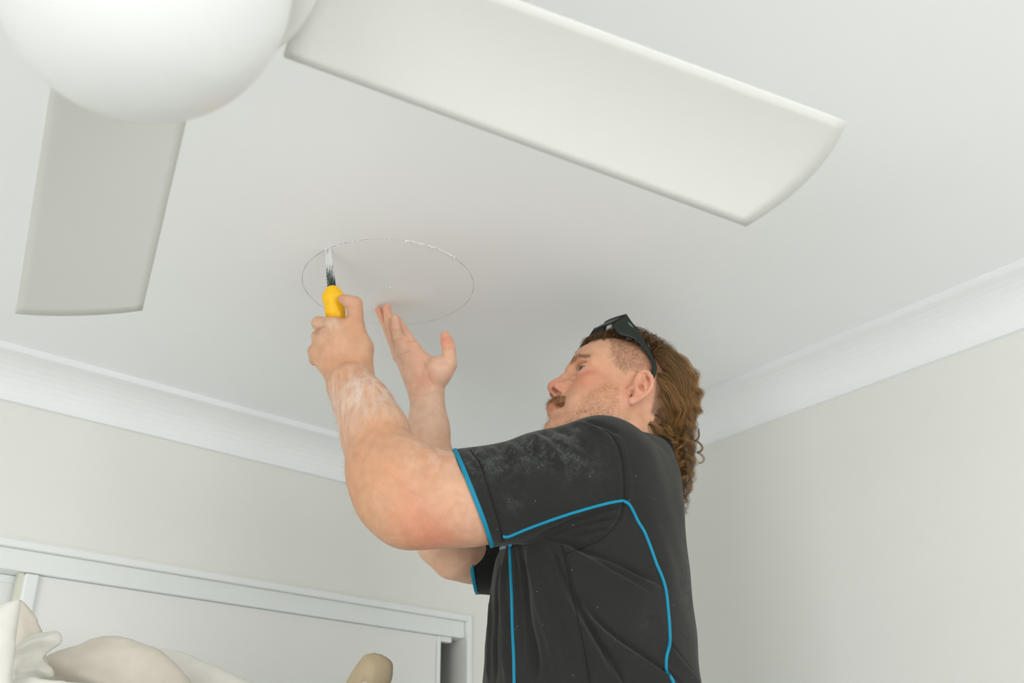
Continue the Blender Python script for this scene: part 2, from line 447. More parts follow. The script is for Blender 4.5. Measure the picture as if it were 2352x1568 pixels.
def inflate(name, poly, dist, thick, m, wr=(0.004, 14, 0.0), parent=None, h=0.006, power=0.5, folds=()):
    """soft closed body: outline on an upright plane, rounded to a real thickness"""
    O = PV(poly[0][0], poly[0][1], dist); ux = np.array([NH[1], -NH[0], 0]); uz = np.array([0, 0, 1.])
    Q = np.array([((PV(x, y, dist)-O) @ ux, max(PV(x, y, dist)[2], ZS)-O[2]) for x, y in poly])
    lo, hi = Q.min(0)-2*h, Q.max(0)+2*h
    nx, ny = (np.ceil((hi-lo)/h)).astype(int)+1
    gx, gy = np.meshgrid(lo[0]+h*np.arange(nx), lo[1]+h*np.arange(ny), indexing='ij')
    ins = np.zeros(gx.shape, bool); dd = np.full(gx.shape, 9.0)
    for (a, b) in zip(Q, np.roll(Q, -1, 0)):
        c1 = ((a[1] > gy) != (b[1] > gy)) & (gx < (b[0]-a[0])*(gy-a[1])/(b[1]-a[1]+1e-12)+a[0]); ins ^= c1
        ab = b-a; t = np.clip(((gx-a[0])*ab[0]+(gy-a[1])*ab[1])/(ab@ab+1e-12), 0, 1)
        dd = np.minimum(dd, np.hypot(gx-a[0]-t*ab[0], gy-a[1]-t*ab[1]))
    sd = np.where(ins, dd, -dd)
    hz_ = thick*1.6
    nz = int(2*(thick+0.02)/h)+1
    z = -thick-0.02+h*np.arange(nz)
    prof_ = thick*np.clip(sd/hz_, 0, 1)**power
    X, Y, Z = gx[:, :, None], gy[:, :, None], z[None, None, :]
    wob = wr[0]*(np.sin(wr[1]*(X*1.7+Y)+3*np.sin(9*Y+wr[2]))+0.6*np.sin(wr[1]*2.3*(Y-X*.6)+2*np.sin(17*X)+wr[2])+0.4*np.sin(wr[1]*5*(X+.3*Y)))
    fo = np.zeros(gx.shape)
    for (fp, amp, wdt) in folds:
        fq = np.array([((PV(x, y, dist)-O) @ ux, PV(x, y, dist)[2]-O[2]) for x, y in fp])
        d2 = np.full(gx.shape, 9.0)
        for a, b in zip(fq[:-1], fq[1:]):
            ab = b-a; t = np.clip(((gx-a[0])*ab[0]+(gy-a[1])*ab[1])/(ab@ab), 0, 1)
            d2 = np.minimum(d2, np.hypot(gx-a[0]-t*ab[0], gy-a[1]-t*ab[1]))
        fo += amp*np.exp(-(d2/wdt)**2)
    D = np.maximum(np.abs(Z)-(prof_[:, :, None]+(wob+fo[:, :, None])*np.clip(prof_[:, :, None]/thick, 0, 1)), -sd[:, :, None]*1.0)
    D = D.astype(np.float32)
    Vv, Fq = nets(D, np.zeros(3), h)
    W = O + (Vv[:, :1]+lo[0])*ux + (Vv[:, 1:2]+lo[1])*uz + (Vv[:, 2:3]+z[0])*NH
    Vs = smooth_np(W, Fq, 2)
    return link(name, mesh_np(name, Vs, Fq), m, parent)

def nets(D, lo, h):
    """surface nets: density D<0 inside -> quads"""
    s = D < 0
    nx, ny, nz = D.shape
    cnt = np.zeros((nx-1, ny-1, nz-1), np.int8)
    for a in (0, 1):
        for b in (0, 1):
            for c in (0, 1):
                cnt += s[a:nx-1+a, b:ny-1+b, c:nz-1+c]
    act = (cnt > 0) & (cnt < 8)
    idx = np.argwhere(act); n = len(idx)
    ids = np.full(act.shape, -1, np.int32); ids[act] = np.arange(n, dtype=np.int32)
    C = [(a, b, c) for a in (0, 1) for b in (0, 1) for c in (0, 1)]
    val = {q: D[idx[:, 0]+q[0], idx[:, 1]+q[1], idx[:, 2]+q[2]].astype(np.float64) for q in C}
    acc = np.zeros((n, 3)); num = np.zeros(n)
    for q in C:
        for ax in range(3):
            if q[ax]: continue
            q2 = list(q); q2[ax] = 1; q2 = tuple(q2)
            v0, v1 = val[q], val[q2]; cr = (v0 < 0) != (v1 < 0)
            t = np.where(cr, v0/(np.where(cr, v0-v1, 1)), 0)
            p = np.zeros((n, 3)); p[:] = q; p[:, ax] = t
            acc[cr] += p[cr]; num += cr
    V = (idx+acc/num[:, None])*h+np.asarray(lo)
    Fs = []
    for ax in range(3):
        o1, o2 = [(1, 2), (2, 0), (0, 1)][ax]
        sl0 = [slice(None)]*3; sl1 = [slice(None)]*3
        sl0[ax] = slice(0, -1); sl1[ax] = slice(1, None)
        a, b = s[tuple(sl0)], s[tuple(sl1)]
        e = np.argwhere(a != b)
        e = e[(e[:, o1] > 0) & (e[:, o2] > 0) & (e[:, o1] < D.shape[o1]-1) & (e[:, o2] < D.shape[o2]-1)]
        ins = a[e[:, 0], e[:, 1], e[:, 2]]
        def cell(d1, d2):
            c = e.copy(); c[:, o1] += d1; c[:, o2] += d2
            return ids[c[:, 0], c[:, 1], c[:, 2]]
        q = np.stack([cell(-1, -1), cell(0, -1), cell(0, 0), cell(-1, 0)], 1)
        q[~ins] = q[~ins][:, ::-1]
        Fs.append(q)
    return V, np.concatenate(Fs)
def smooth_np(V, F, it=1, lam=0.5, mask=None):
    E = np.concatenate([F[:, [i, (i+1) % F.shape[1]]] for i in range(F.shape[1])])
    n = len(V); deg = np.bincount(E.ravel(), minlength=n).astype(float); deg[deg == 0] = 1
    for _ in range(it):
        A = np.zeros_like(V)
        for k in range(V.shape[1]):
            A[:, k] = np.bincount(E[:, 0], V[E[:, 1], k], n)+np.bincount(E[:, 1], V[E[:, 0], k], n)
        A /= deg[:, None]
        l = lam if mask is None else lam*mask[:, None]
        V = V*(1-l)+A*l
    return V

shelf = empty('storage_shelf', tuple(PV(430, 1700, 1.98)*np.array([1, 1, 0])), 'plain white tall storage shelf under the linen pile, just below the picture', 'shelf')
def shelf_box(name, a, b, d0, d1, z0, z1):
    ux = np.array([NH[1], -NH[0], 0]); A = PV(a, 1600, 1.98); A = A-NH*(A@NH)+NH*0; 
    s0 = (PV(a, 1600, 1.98) @ ux); s1 = (PV(b, 1600, 1.98) @ ux)
    ring = [ux*s0+NH*d0, ux*s1+NH*d0, ux*s1+NH*d1, ux*s0+NH*d1]
    off = NH*(CAMP@NH)
    return keep(MB().prism([(*(q+off)[:2], z0) for q in ring], [(*(q+off)[:2], z1) for q in ring]).obj(name, M['gloss'], bevel=0.002), shelf)
shelf_box('shelf_board', -100, 900, 1.53, 1.79, ZS-0.022, ZS-0.001)
shelf_box('shelf_board', -90, 890, 1.54, 1.78, 0.9, 0.92)
for a, b in ((-100, -80), (880, 900), (400, 415)): shelf_box('side_panel', a, b, 1.54, 1.78, 0.0, ZS-0.022)

tag(inflate('cushion', [(-70,1397),(-30,1392),(0,1387),(30,1379),(43,1370),(48,1377),(41,1440),(34,1500),(28,1570),(24,1660),(-70,1660)], 1.785, 0.03, M['linenA'], (0.001, 12, 0)),
    'smooth cream linen cushion standing upright at the far left edge', 'cushion')
can = inflate('canvas_sheet', [(20,1400),(44,1374),(58,1379),(70,1392),(82,1408),(91,1428),(99,1450),(104,1480),(112,1530),(118,1660),(20,1660)], 1.965, 0.020, M['linenB'], (0.0015, 20, 1),
       folds=[([(52,1388),(66,1408),(78,1436),(86,1470)], -0.006, 0.004)])
tag(can, 'beige canvas sheet with a stitched hem, standing behind the upright cream cushion', 'cloth')
cl = inflate('crumpled_cloth', [(30,1492),(46,1474),(62,1462),(86,1452),(124,1447.5),(142,1449),(144,1477),(130,1484),(112,1498),(97,1512),(108,1522),(121,1532),(125,1548),(119,1557),(90,1560),(60,1660),(20,1660),(22,1520)], 1.895, 0.032, M['linenC'],
       (0.0018, 26, 2), h=0.004, power=0.6,
       folds=[([(62,1464),(100,1462),(142,1466)], -0.007, 0.004), ([(28,1512),(60,1490),(90,1478),(125,1470)], 0.022, 0.009), ([(30,1532),(70,1505),(95,1494)], -0.02, 0.008),
              ([(30,1548),(70,1552),(110,1545)], 0.022, 0.012), ([(30,1553),(100,1556)], -0.02, 0.004), ([(100,1512),(85,1530),(50,1538)], -0.012, 0.006)])
tag(cl, 'crumpled pale linen cloth folded over itself beside the upright cream cushion', 'cloth')
hp = inflate('linen_cushion', [(98,1520),(118,1500),(150,1488),(182,1480),(206,1468),(226,1461),(262,1459),(292,1461),(312,1470),(340,1480),(368,1489),(384,1502),(408,1527),(428,1549),(446,1572),(480,1660),(62,1660)], 2.045, 0.055, M['linenB'],
       (0.0016, 16, 3), folds=[([(150,1500),(210,1480),(300,1474),(360,1494)], -0.004, 0.004), ([(383,1504),(384,1570),(384,1650)], -0.004, 0.003), ([(110,1512),(190,1540),(280,1600)], 0.016, 0.014), ([(100,1535),(140,1560),(180,1600)], -0.014, 0.012), ([(200,1507),(290,1494),(380,1496)], 0.004, 0.006)])
tag(hp, 'large rounded beige linen cushion, the biggest hump of the linen pile', 'cushion')
lf = inflate('folded_sheet', [(330,1510),(370,1486),(400,1489),(430,1498),(470,1516),(520,1537),(560,1556),(590,1570),(640,1600),(660,1660),(330,1660)], 2.16, 0.022, M['linenC'], (0.001, 14, 5))
tag(lf, 'pale folded sheet sloping down to the right of the large beige cushion', 'sheet')
ft = inflate('draped_sheet', [(40,1556),(80,1550),(120,1560),(170,1562),(230,1572),(330,1590),(420,1620),(420,1660),(20,1660),(25,1560)], 1.835, 0.014, M['linenC'], (0.001, 18, 4))
tag(ft, 'pale sheet lying flat in front of the crumpled cloth at the bottom edge', 'sheet')
tn = inflate('tan_cushion', [(780,1660),(786,1590),(794,1567),(808,1541),(820,1523),(834,1505),(846,1499),(861,1497.5),(876,1501.5),(889,1508.5),(899,1515.5),(904,1522),(904.5,1538),(903,1554),(896,1572),(890,1660)], 1.96, 0.04, M['tan'],
       (0.0014, 22, 6), h=0.004, folds=[([(832,1568),(836,1540),(848,1520)], 0.008, 0.006), ([(845,1570),(846,1530),(855,1512)], -0.006, 0.006)])
tag(tn, 'small tan rounded cushion standing alone in front of the wardrobe door', 'cushion')
rim = [PV(x, y, 1.90) for x, y in ((812,1578),(820,1569),(832,1563.5),(842,1563.5),(852,1569),(858,1578))]
sp_ = spline(rim, 20); wf = MB().tube(sp_, 0.0022, 8)
cp2 = inflate('white_cushion', [(810,1580),(820,1570),(833,1565),(842,1565),(852,1570),(862,1580),(880,1660),(800,1660)], 1.875, 0.02, M['linenA'], (0.0005, 20, 7), h=0.004)
tag(cp2, 'white-trimmed cushion corner just showing at the bottom edge in front of the tan one', 'cushion')
bpy.context.view_layer.update()

# ------------------------------------------------------------------ solid modelling by distance fields
class Field:
    def __init__(s, lo, hi, h):
        s.h = h; s.lo = np.array(lo, float); s.n = np.ceil((np.array(hi)-s.lo)/h).astype(int)+1
        s.D = np.full(s.n, 0.5, np.float32)
        s.ax = [(s.lo[i]+h*np.arange(s.n[i])).astype(np.float32) for i in range(3)]
    def _blk(s, c0, c1, m):
        i0 = np.clip(np.floor((np.minimum(c0, c1)-m-s.lo)/s.h).astype(int), 0, s.n)
        i1 = np.clip(np.ceil((np.maximum(c0, c1)+m-s.lo)/s.h).astype(int)+1, 0, s.n)
        return tuple(slice(a, b) for a, b in zip(i0, i1))
    def grid(s, sl):
        return s.ax[0][sl[0]][:, None, None], s.ax[1][sl[1]][None, :, None], s.ax[2][sl[2]][None, None, :]
    def comb(s, sl, d, k, sub):
        D = s.D[sl]
        if D.size == 0: return
        if sub: D = -D
        k = max(k, 1e-6)
        h = np.clip(0.5+0.5*(D-d)/k, 0, 1)
        R = D*(1-h)+d*h-k*h*(1-h)
        s.D[sl] = (-R if sub else R)
    def cone(s, a, b, ra, rb=None, k=0.004, sub=False):
        rb = ra if rb is None else rb
        a = np.asarray(a, float); b = np.asarray(b, float)
        sl = s._blk(a, b, max(ra, rb)+2*k+0.02); X, Y, Z = s.grid(sl)
        ab = b-a; L = ab@ab+1e-12
        t = np.clip(((X-a[0])*ab[0]+(Y-a[1])*ab[1]+(Z-a[2])*ab[2])/L, 0, 1)
        d = np.sqrt((X-a[0]-t*ab[0])**2+(Y-a[1]-t*ab[1])**2+(Z-a[2]-t*ab[2])**2)-(ra+(rb-ra)*t)
        s.comb(sl, d, k, sub); return s
    def poly(s, pts, rs, k=0.004, sub=False):
        if np.isscalar(rs): rs = [rs]*len(pts)
        for i in range(len(pts)-1): s.cone(pts[i], pts[i+1], rs[i], rs[i+1], k, sub)
        return s
    def ell(s, c, r, k=0.004, R=None, sub=False):
        c = np.asarray(c, float); r = np.asarray(r, float); m = r.max()+2*k+0.02
        sl = s._blk(c, c, m); X, Y, Z = s.grid(sl); X = X-c[0]; Y = Y-c[1]; Z = Z-c[2]
        if R is not None:
            R = np.asarray(R, float)
            X, Y, Z = (R[i, 0]*X+R[i, 1]*Y+R[i, 2]*Z for i in range(3))
        k0 = np.sqrt((X/r[0])**2+(Y/r[1])**2+(Z/r[2])**2)+1e-9
        k1 = np.sqrt((X/r[0]**2)**2+(Y/r[1]**2)**2+(Z/r[2]**2)**2)+1e-9
        s.comb(sl, k0*(k0-1)/k1, k, sub); return s
    def mesh(s, it=2):
        V, F = nets(s.D, s.lo, s.h)
        return smooth_np(V, F, it), F
def ell2(F, c, r, k=.004, sub=False, rot=None):
    """pair mirrored across the head's middle"""
    for sg in (1, -1):
        cc = (c[0], c[1]*sg, c[2]); R = None
        if rot is not None: R = rot(sg)
        F.ell(cc, r, k, R, sub)
def rotz(a): c, s_ = math.cos(a), math.sin(a); return np.array([[c, s_, 0], [-s_, c, 0], [0, 0, 1]])
def roty(a): c, s_ = math.cos(a), math.sin(a); return np.array([[c, 0, s_], [0, 1, 0], [-s_, 0, c]])
def rotx(a): c, s_ = math.cos(a), math.sin(a); return np.array([[1, 0, 0], [0, c, s_], [0, -s_, c]])

# ------------------------------------------------------------------ head pose (x forward, y his left, z up; origin between the ears)
HS = 0.95
MH = np.array([[-0.91967135, 0.25419331, 0.2993165], [-0.39028229, -0.50740982, -0.76825452], [-0.04340903, -0.8233596, 0.56585742]])
TH = np.array([0.17622397, 0.11652235, 1.78835695])*HS
CB = np.array([RT, -UP, FW])
RH = CB.T @ MH                                   # head local -> world rotation
OH = CAMP + CB.T @ TH
def h2w(p): return OH + (np.asarray(p) @ RH.T)*HS
def w2h(p): return ((np.asarray(p)-OH) @ RH)/HS
def HP(px, py, y):
    """point of the head's own frame seen at a pixel, on the plane at y"""
    o = w2h(CAMP); d = RH.T @ ray(px, py); t = (y-o[1])/d[1]
    return o+d*t
GL = RH.T @ np.array([0, 0, -1.0])               # gravity in the head frame

Fh = Field((-0.125, -0.108, -0.19), (0.145, 0.108, 0.155), 0.00145)
Fh.ell((-.006, 0, .053), (.095, .076, .083), .01)
Fh.ell((.038, 0, .060), (.058, .064, .056), .02)
Fh.ell((.036, 0, -.014), (.058, .056, .072), .02)
ell2(Fh, (.055, .040, -.004), (.026, .024, .022), .018)
ell2(Fh, (.048, .034, -.045), (.040, .030, .038), .018)
for sg in (1, -1):
    Fh.poly([(.004, .056*sg, -.020), (.012, .056*sg, -.056), (.050, .036*sg, -.078), (.082, .012*sg, -.090)], [.018, .020, .019, .018], .016)
    Fh.ell((.024, .056*sg, -.030), (.030, .017, .042), .014)
Fh.ell((.030, 0, -.066), (.062, .046, .034), .02)
Fh.ell((.084, 0, -.084), (.019, .022, .018), .010)
Fh.ell((.080, 0, -.042), (.026, .031, .030), .010)
# brow
for sg in (1, -1): Fh.poly([(.0895, .006*sg, .040), (.083, .028*sg, .045), (.068, .048*sg, .040)], [.011, .010, .009], .012)
# eye sockets
ell2(Fh, (.097, .031, .026), (.018, .019, .013), .012, sub=True)
# nose
Fh.poly([(.092, 0, .034), (.0985, 0, .018), (.106, 0, .003), (.1095, 0, -.004)], [.0075, .0078, .0088, .0100], .008)
for sg in (1, -1): Fh.poly([(.084, .013*sg, .012), (.097, .0105*sg, -.006)], [.007, .008], .010)
Fh.ell((.1110, 0, -.0070), (.0115, .0118, .0108), .006)
ell2(Fh, (.1015, .0132, -.0110), (.0130, .0072, .0092), .0045)
Fh.poly([(.1125, 0, -.0130), (.103, 0, -.0205)], [.0055, .0046], .004)
ell2(Fh, (.1065, .0088, -.0190), (.0098, .0048, .0090), .0015, sub=True, rot=lambda sg: rotz(-0.30*sg))
# eyelids around the ball, then the opening
EB = (.0735, .0315, .0255)
ell2(Fh, EB, (.0143, .0150, .0143), .005)
ell2(Fh, (.0890, .0355, .0253), (.0130, .0160, .0057), .0012, sub=True, rot=lambda sg: rotx(0.12*sg))
ell2(Fh, (.0830, .0350, .0375), (.010, .016, .0016), .002, sub=True, rot=lambda sg: roty(0.3))
# lips
for sg in (1, -1):
    Fh.poly([(.1045, 0, -.0400), (.1020, .009*sg, -.0405), (.0945, .018*sg, -.0445), (.0875, .0255*sg, -.0480)], [.0058, .0055, .0042, .002], .004)
    Fh.poly([(.1035, 0, -.0525), (.1000, .010*sg, -.0520), (.0930, .018*sg, -.0505), (.0870, .0255*sg, -.0485)], [.0062, .0055, .0042, .002], .004)
    Fh.poly([(.1125, 0, -.0462), (.1060, .012*sg, -.0464), (.0950, .021*sg, -.0478), (.0900, .028*sg, -.0490)], [.0016, .0015, .0014, .0010], .0025, sub=True)
ell2(Fh, (.096, .0285, -.049), (.005, .004, .008), .005, sub=True)
# nasolabial and under-eye modelling
for sg in (1, -1): Fh.poly([(.103, .020*sg, -.012), (.099, .029*sg, -.030), (.095, .034*sg, -.046)], .0018, .008, sub=True)
for sg in (1, -1): Fh.poly([(.090, .018*sg, .012), (.088, .032*sg, .006)], .0016, .007, sub=True)
# ear (built from where it stands in the head frame)
def ear(sg):
    def E(px, py, y): p = HP(px, py, y); return (p[0], p[1]*sg, p[2])
    # back shell
    shell = [(1470, 862, .079, .005), (1480, 866, .081, .006), (1486, 880, .083, .006), (1480, 894, .081, .006), (1468, 905, .0775, .006), (1458, 915, .0755, .0062)]
    c0 = E(1466, 888, .074)
    for px, py, y, r in shell: Fh.cone(c0, E(px, py, y), .009, r*.62, .006)
    Fh.poly([E(1459, 880, .075), E(1462, 871, .078), E(1466, 862, .081), E(1473, 855, .084), E(1481, 853, .0865), E(1489, 857, .0885), E(1494.5, 866, .0895), E(1496.5, 877, .089),
             E(1495, 887, .0875), E(1490, 897, .085), E(1482, 906, .082), E(1472, 913, .079), E(1462, 919, .0765)], [.0030, .0032, .0034, .0036, .0038, .0040, .0042, .0043, .0042, .004, .0038, .0038, .004], .0025)
    Fh.poly([E(1460, 917, .0765), E(1450, 922, .0755)], [.0072, .0066], .004)
    Fh.poly([E(1476, 862, .0815), E(1481, 872, .0835), E(1483, 884, .0835), E(1480, 895, .082), E(1471, 903, .079), E(1462, 905, .0785)], [.0025, .0032, .0035, .0033, .003, .003], .003)
    # concha hollow, scapha groove, canal notch
    Fh.poly([E(1467, 882, .0835), E(1471, 888, .0825), E(1476, 894, .0830)], [.0030, .0042, .0032], .0025, sub=True)
    Fh.ell(E(1471, 872, .0865), (.0048, .0040, .0065), .003, sub=True)
    Fh.poly([E(1480, 860, .0875), E(1488, 869, .0895), E(1489, 882, .0885), E(1484, 895, .086)], [.0018, .0022, .0022, .0014], .002, sub=True)
    Fh.cone(E(1461, 872, .0775), E(1459, 893, .0775), .0042, .0046, .004)
    Fh.cone(E(1447, 893, .0715), E(1450, 898, .0715), .0042, .0042, .005)
    Fh.poly([E(1457, 890, .0805), E(1453.5, 897, .0790), E(1446, 903, .0765)], [.0012, .0018, .0018], .0012, sub=True)
ear(1); ear(-1)
# neck
NB = w2h(P(1432, 1085, 1.675))
Fh.cone((-.022, 0, -.045), NB, .058, .064, .02)
Fh.cone((-.05, 0, .01), w2h(P(1450, 1085, 1.70)), .045, .050, .02)
Vh, Fq_h = Fh.mesh(1)
HEADL = Vh.copy()
Vhw = h2w(Vh)

# ------------------------------------------------------------------ arms and hands (world frame)
def blob(): return Field
S_ = 1.0
def px2m(r, d): return r/FPX*d
# near (left) arm
near = [(807, 886, 57, 1.585), (838, 938, 62, 1.555), (862, 996, 73, 1.525), (889, 1080, 88, 1.485), (912, 1128, 95, 1.470), (945, 1159, 94, 1.465)]
upper = [(943, 1160, 94, 1.465), (1010, 1150, 99, 1.468), (1085, 1145, 101, 1.475), (1160, 1135, 96, 1.483), (1230, 1125, 90, 1.495), (1385, 1110, 84, 1.545)]
na = [P(x, y, d) for x, y, r, d in near]; nr_ = [px2m(r, d) for x, y, r, d in near]
ua = [P(x, y, d) for x, y, r, d in upper]; ur_ = [px2m(r, d) for x, y, r, d in upper]
hand_pts = [P(x, y, d) for x, y, d in ((700, 650, 1.75), (860, 860, 1.52), (700, 860, 1.55))]
allp = np.array(na+ua+hand_pts)
Fa = Field(allp.min(0)-.10, allp.max(0)+.10, 0.0019)
Fa.poly(na, nr_, .02); Fa.poly(ua, ur_, .02)
Fa.cone(P(932, 1092, 1.465), P(995, 1118, 1.465), px2m(86, 1.46), px2m(80, 1.46), .02)
# flatten the wrist a little is skipped; metacarpals fan out from it
WR = P(803, 872, 1.600)
mc = {'index': (806, 752, 1.628, 24), 'middle': (775, 763, 1.618, 25), 'ring': (749, 785, 1.622, 25), 'little': (731, 812, 1.632, 23)}
for nme, (x, y, d, r) in mc.items():
    x0 = {'index': 822, 'middle': 808, 'ring': 796, 'little': 786}[nme]
    Fa.cone(P(x0, 866, 1.598), P(x, y, d), px2m(33, 1.6), px2m(r, d), .012)
Fa.cone(P(800, 850, 1.615), P(778, 790, 1.64), px2m(40, 1.6), px2m(30, 1.6), .015)
# thumb side mass and thumb
Fa.poly([P(826, 850, 1.61), P(828, 800, 1.62), P(815, 755, 1.632)], [px2m(30, 1.6), px2m(27, 1.6), px2m(20, 1.6)], .012)
Fa.poly([P(818, 765, 1.628), P(815, 700, 1.620)], [px2m(20, 1.6), px2m(18.5, 1.6)], .006)
Fa.poly([P(814, 697, 1.619), P(800, 692, 1.618), P(788, 687, 1.622)], [px2m(17, 1.6), px2m(14, 1.6), px2m(12, 1.6)], .004)
# index finger wrapped round the handle
def fing(pts, rs, k=.003): Fa.poly([P(*p) for p in pts], [px2m(r, 1.63) for r in rs], k)
fing([(800, 752, 1.630), (765, 745, 1.618), (731, 742, 1.632)], [19, 17.5, 15.5], .004)
fing([(731, 742, 1.632), (736, 740, 1.670), (760, 738, 1.690)], [15, 13.5, 12], .003)
fing([(768, 765, 1.622), (730, 776, 1.632)], [19, 14.5], .006)
fing([(730, 776, 1.632), (728, 772, 1.665), (752, 768, 1.69)], [14, 13, 12])
fing([(745, 790, 1.624), (722, 806, 1.640)], [19, 15], .006)
fing([(722, 806, 1.640), (724, 802, 1.670), (748, 798, 1.69)], [14.5, 13, 12])
fing([(733, 815, 1.632), (724, 826, 1.648)], [19, 14], .006)
fing([(724, 826, 1.648), (730, 826, 1.672), (752, 822, 1.685)], [13, 12, 11])
Va, Fq_a = Fa.mesh(2)

# far (right) arm
far = [(981, 914, 40, 1.795), (984, 985, 43, 1.775), (996, 1080, 52, 1.735), (1006, 1190, 52, 1.695), (1008, 1236, 47, 1.68)]
farU = [(1008, 1238, 47, 1.68), (1045, 1270, 54, 1.70), (1085, 1283, 50, 1.725), (1130, 1287, 50, 1.75), (1300, 1200, 68, 1.84)]
fa = [P(x, y, d) for x, y, r, d in far]; fr_ = [px2m(r, d) for x, y, r, d in far]
fu = [P(x, y, d) for x, y, r, d in farU]; fur = [px2m(r, d) for x, y, r, d in farU]
allp = np.array(fa+fu+[P(855, 690, 1.90), P(1050, 760, 1.75)])
Fb_ = Field(allp.min(0)-.09, allp.max(0)+.09, 0.0017)
Fb_.poly(fa, fr_, .02); Fb_.poly(fu, fur, .02)
Fb_.cone(P(985, 1262, 1.69), P(1000, 1245, 1.68), px2m(18, 1.69), px2m(28, 1.69), .02)
def F2(pts, rs, k=.003, base=1.83): Fb_.poly([P(x, y, d) for x, y, d in pts], [px2m(r, base) for r in rs], k)
# palm: heel, metacarpal rays
F2([(966, 895, 1.800), (925, 812, 1.822)], [25, 16], .012)
F2([(972, 892, 1.800), (932, 806, 1.812)], [27, 18], .012)
F2([(985, 890, 1.798), (948, 808, 1.808)], [26, 19], .012)
F2([(955, 885, 1.805), (918, 820, 1.835)], [18, 12.5], .012)
F2([(990, 885, 1.795), (1010, 850, 1.790), (1028, 836, 1.792)], [27, 29, 19], .012)
F2([(1000, 842, 1.80), (965, 822, 1.812)], [17, 17], .012)
# thumb
F2([(1032, 835, 1.792), (1031, 802, 1.795)], [16.5, 15], .006)
F2([(1031, 802, 1.795), (1027, 786, 1.80), (1022.5, 771, 1.806)], [14.5, 14.2, 11.5], .003)
# index (behind), middle (front), ring, little : tips pressed on the ceiling
F2([(949, 800, 1.808), (936, 775, 1.812)], [18, 12.5], .006)
F2([(936, 775, 1.812), (920, 748, 1.822), (908, 729, 1.838)], [12.3, 11.3, 9.5], .0025)
F2([(928, 806, 1.812), (915, 775, 1.800)], [17, 11.5], .006)
F2([(915, 778, 1.800), (909, 752, 1.797), (907, 731, 1.806)], [11.5, 10.6, 8.8], .0025)
F2([(918, 815, 1.828), (903, 775, 1.828)], [13, 10.5], .006)
F2([(903, 775, 1.828), (894, 738, 1.832), (888.5, 707, 1.843)], [10.8, 11.0, 10.0], .0025)
F2([(914, 820, 1.838), (897, 775, 1.846)], [12, 9.5], .006)
F2([(897, 775, 1.846), (882, 738, 1.852), (870, 711, 1.857)], [9.8, 9.8, 8.6], .0025)
# creases
for a_, b_ in (((1017, 800.5), (1034, 800)), ((1014, 815), (1036, 822))):
    Fb_.cone(P(*a_, 1.776), P(*b_, 1.776), .0012, .0006, .003, sub=True)
Vb, Fq_b = Fb_.mesh(2)
# fingertips meet the ceiling, never pass it
lim = CEIL-0.0006
for V__ in (Va, Vb):
    ov = V__[:, 2] > lim; V__[ov, 2] = lim

# ------------------------------------------------------------------ torso frame and the shirt
HEAD = math.radians(141)
FBW = np.array([math.cos(HEAD), math.sin(HEAD), 0]); LBW = np.array([-math.sin(HEAD), math.cos(HEAD), 0])
T0 = P(1362, 1300, 1.615)
def tw(f, l, z): return T0+FBW*f+LBW*l+np.array([0, 0, z])
PR_Z = np.array([-1.20, -.60, -.34, -.20, -.13, 0, .08, .13, .17, .21, .24])
PR_A = np.array([.150, .156, .160, .158, .156, .147, .126, .108, .090, .070, .05])
PR_B = np.array([.180, .190, .200, .205, .206, .205, .195, .165, .120, .075, .05])
PR_C = np.array([.012, .013, .014, .013, .012, .006, -.012, -.030, -.046, -.052, -.055])
def torso(F, z0, z1, k, inset=0.0):
    lo = tw(-.25, -.3, z0); hi = tw(.25, .3, z1)
    sl = F._blk(np.array([T0[0]-.3, T0[1]-.3, T0[2]+z0]), np.array([T0[0]+.3, T0[1]+.3, T0[2]+z1]), .0)
    X, Y, Z = F.grid(sl); X = X-T0[0]; Y = Y-T0[1]; z = (Z-T0[2])
    zz = z.ravel(); a = (np.interp(zz, PR_Z, PR_A)-inset)[None, None, :]; b = (np.interp(zz, PR_Z, PR_B)-inset)[None, None, :]; c = np.interp(zz, PR_Z, PR_C)[None, None, :]
    f = X*FBW[0]+Y*FBW[1]-c; l = X*LBW[0]+Y*LBW[1]
    e = 2.3
    q = (np.abs(f/a)**e+np.abs(l/b)**e)**(1/e)
    d = (q-1)*np.minimum(a, b)*0.95+0*z
    d = np.maximum(d, np.maximum(z-z1, z0-z))
    F.comb(sl, d.astype(np.float32), k, False)
c0 = np.array([T0[0]-.42, T0[1]-.42, T0[2]-.46]); c1 = np.array([T0[0]+.34, T0[1]+.42, T0[2]+.27])
pts_ = np.array([P(1040, 1040, 1.5), P(1130, 1260, 1.4), P(1080, 1260, 1.75), P(1080, 1370, 1.8)]); c0[:2] = np.minimum(c0[:2], pts_.min(0)[:2]-.06); c1[:2] = np.maximum(c1[:2], pts_.max(0)[:2]+.06)
Fs = Field(c0, c1, 0.0026)
torso(Fs, -.44, .185, .02)
# shoulders, upper back
slN = [P(1060, 1147, 1.472), P(1230, 1122, 1.49), P(1380, 1098, 1.525)]
slNr = [px2m(114, 1.475), px2m(119, 1.49), px2m(126, 1.525)]
Fs.poly(slN, slNr, .007)
Fs.cone(P(1300, 1112, 1.505), slN[2], px2m(121, 1.505), slNr[2], .03)
Fs.cone(P(1380, 1098, 1.525), P(1440, 1138, 1.60), px2m(122, 1.53), px2m(110, 1.6), .03)
slF = [P(1062, 1291, 1.720), P(1160, 1288, 1.765), P(1300, 1190, 1.84)]
slFr = [px2m(69, 1.728), px2m(78, 1.765), px2m(96, 1.84)]
Fs.poly(slF, slFr, .010)
Fs.cone(P(1300, 1190, 1.84), P(1440, 1130, 1.78), px2m(95, 1.84), px2m(100, 1.78), .035)
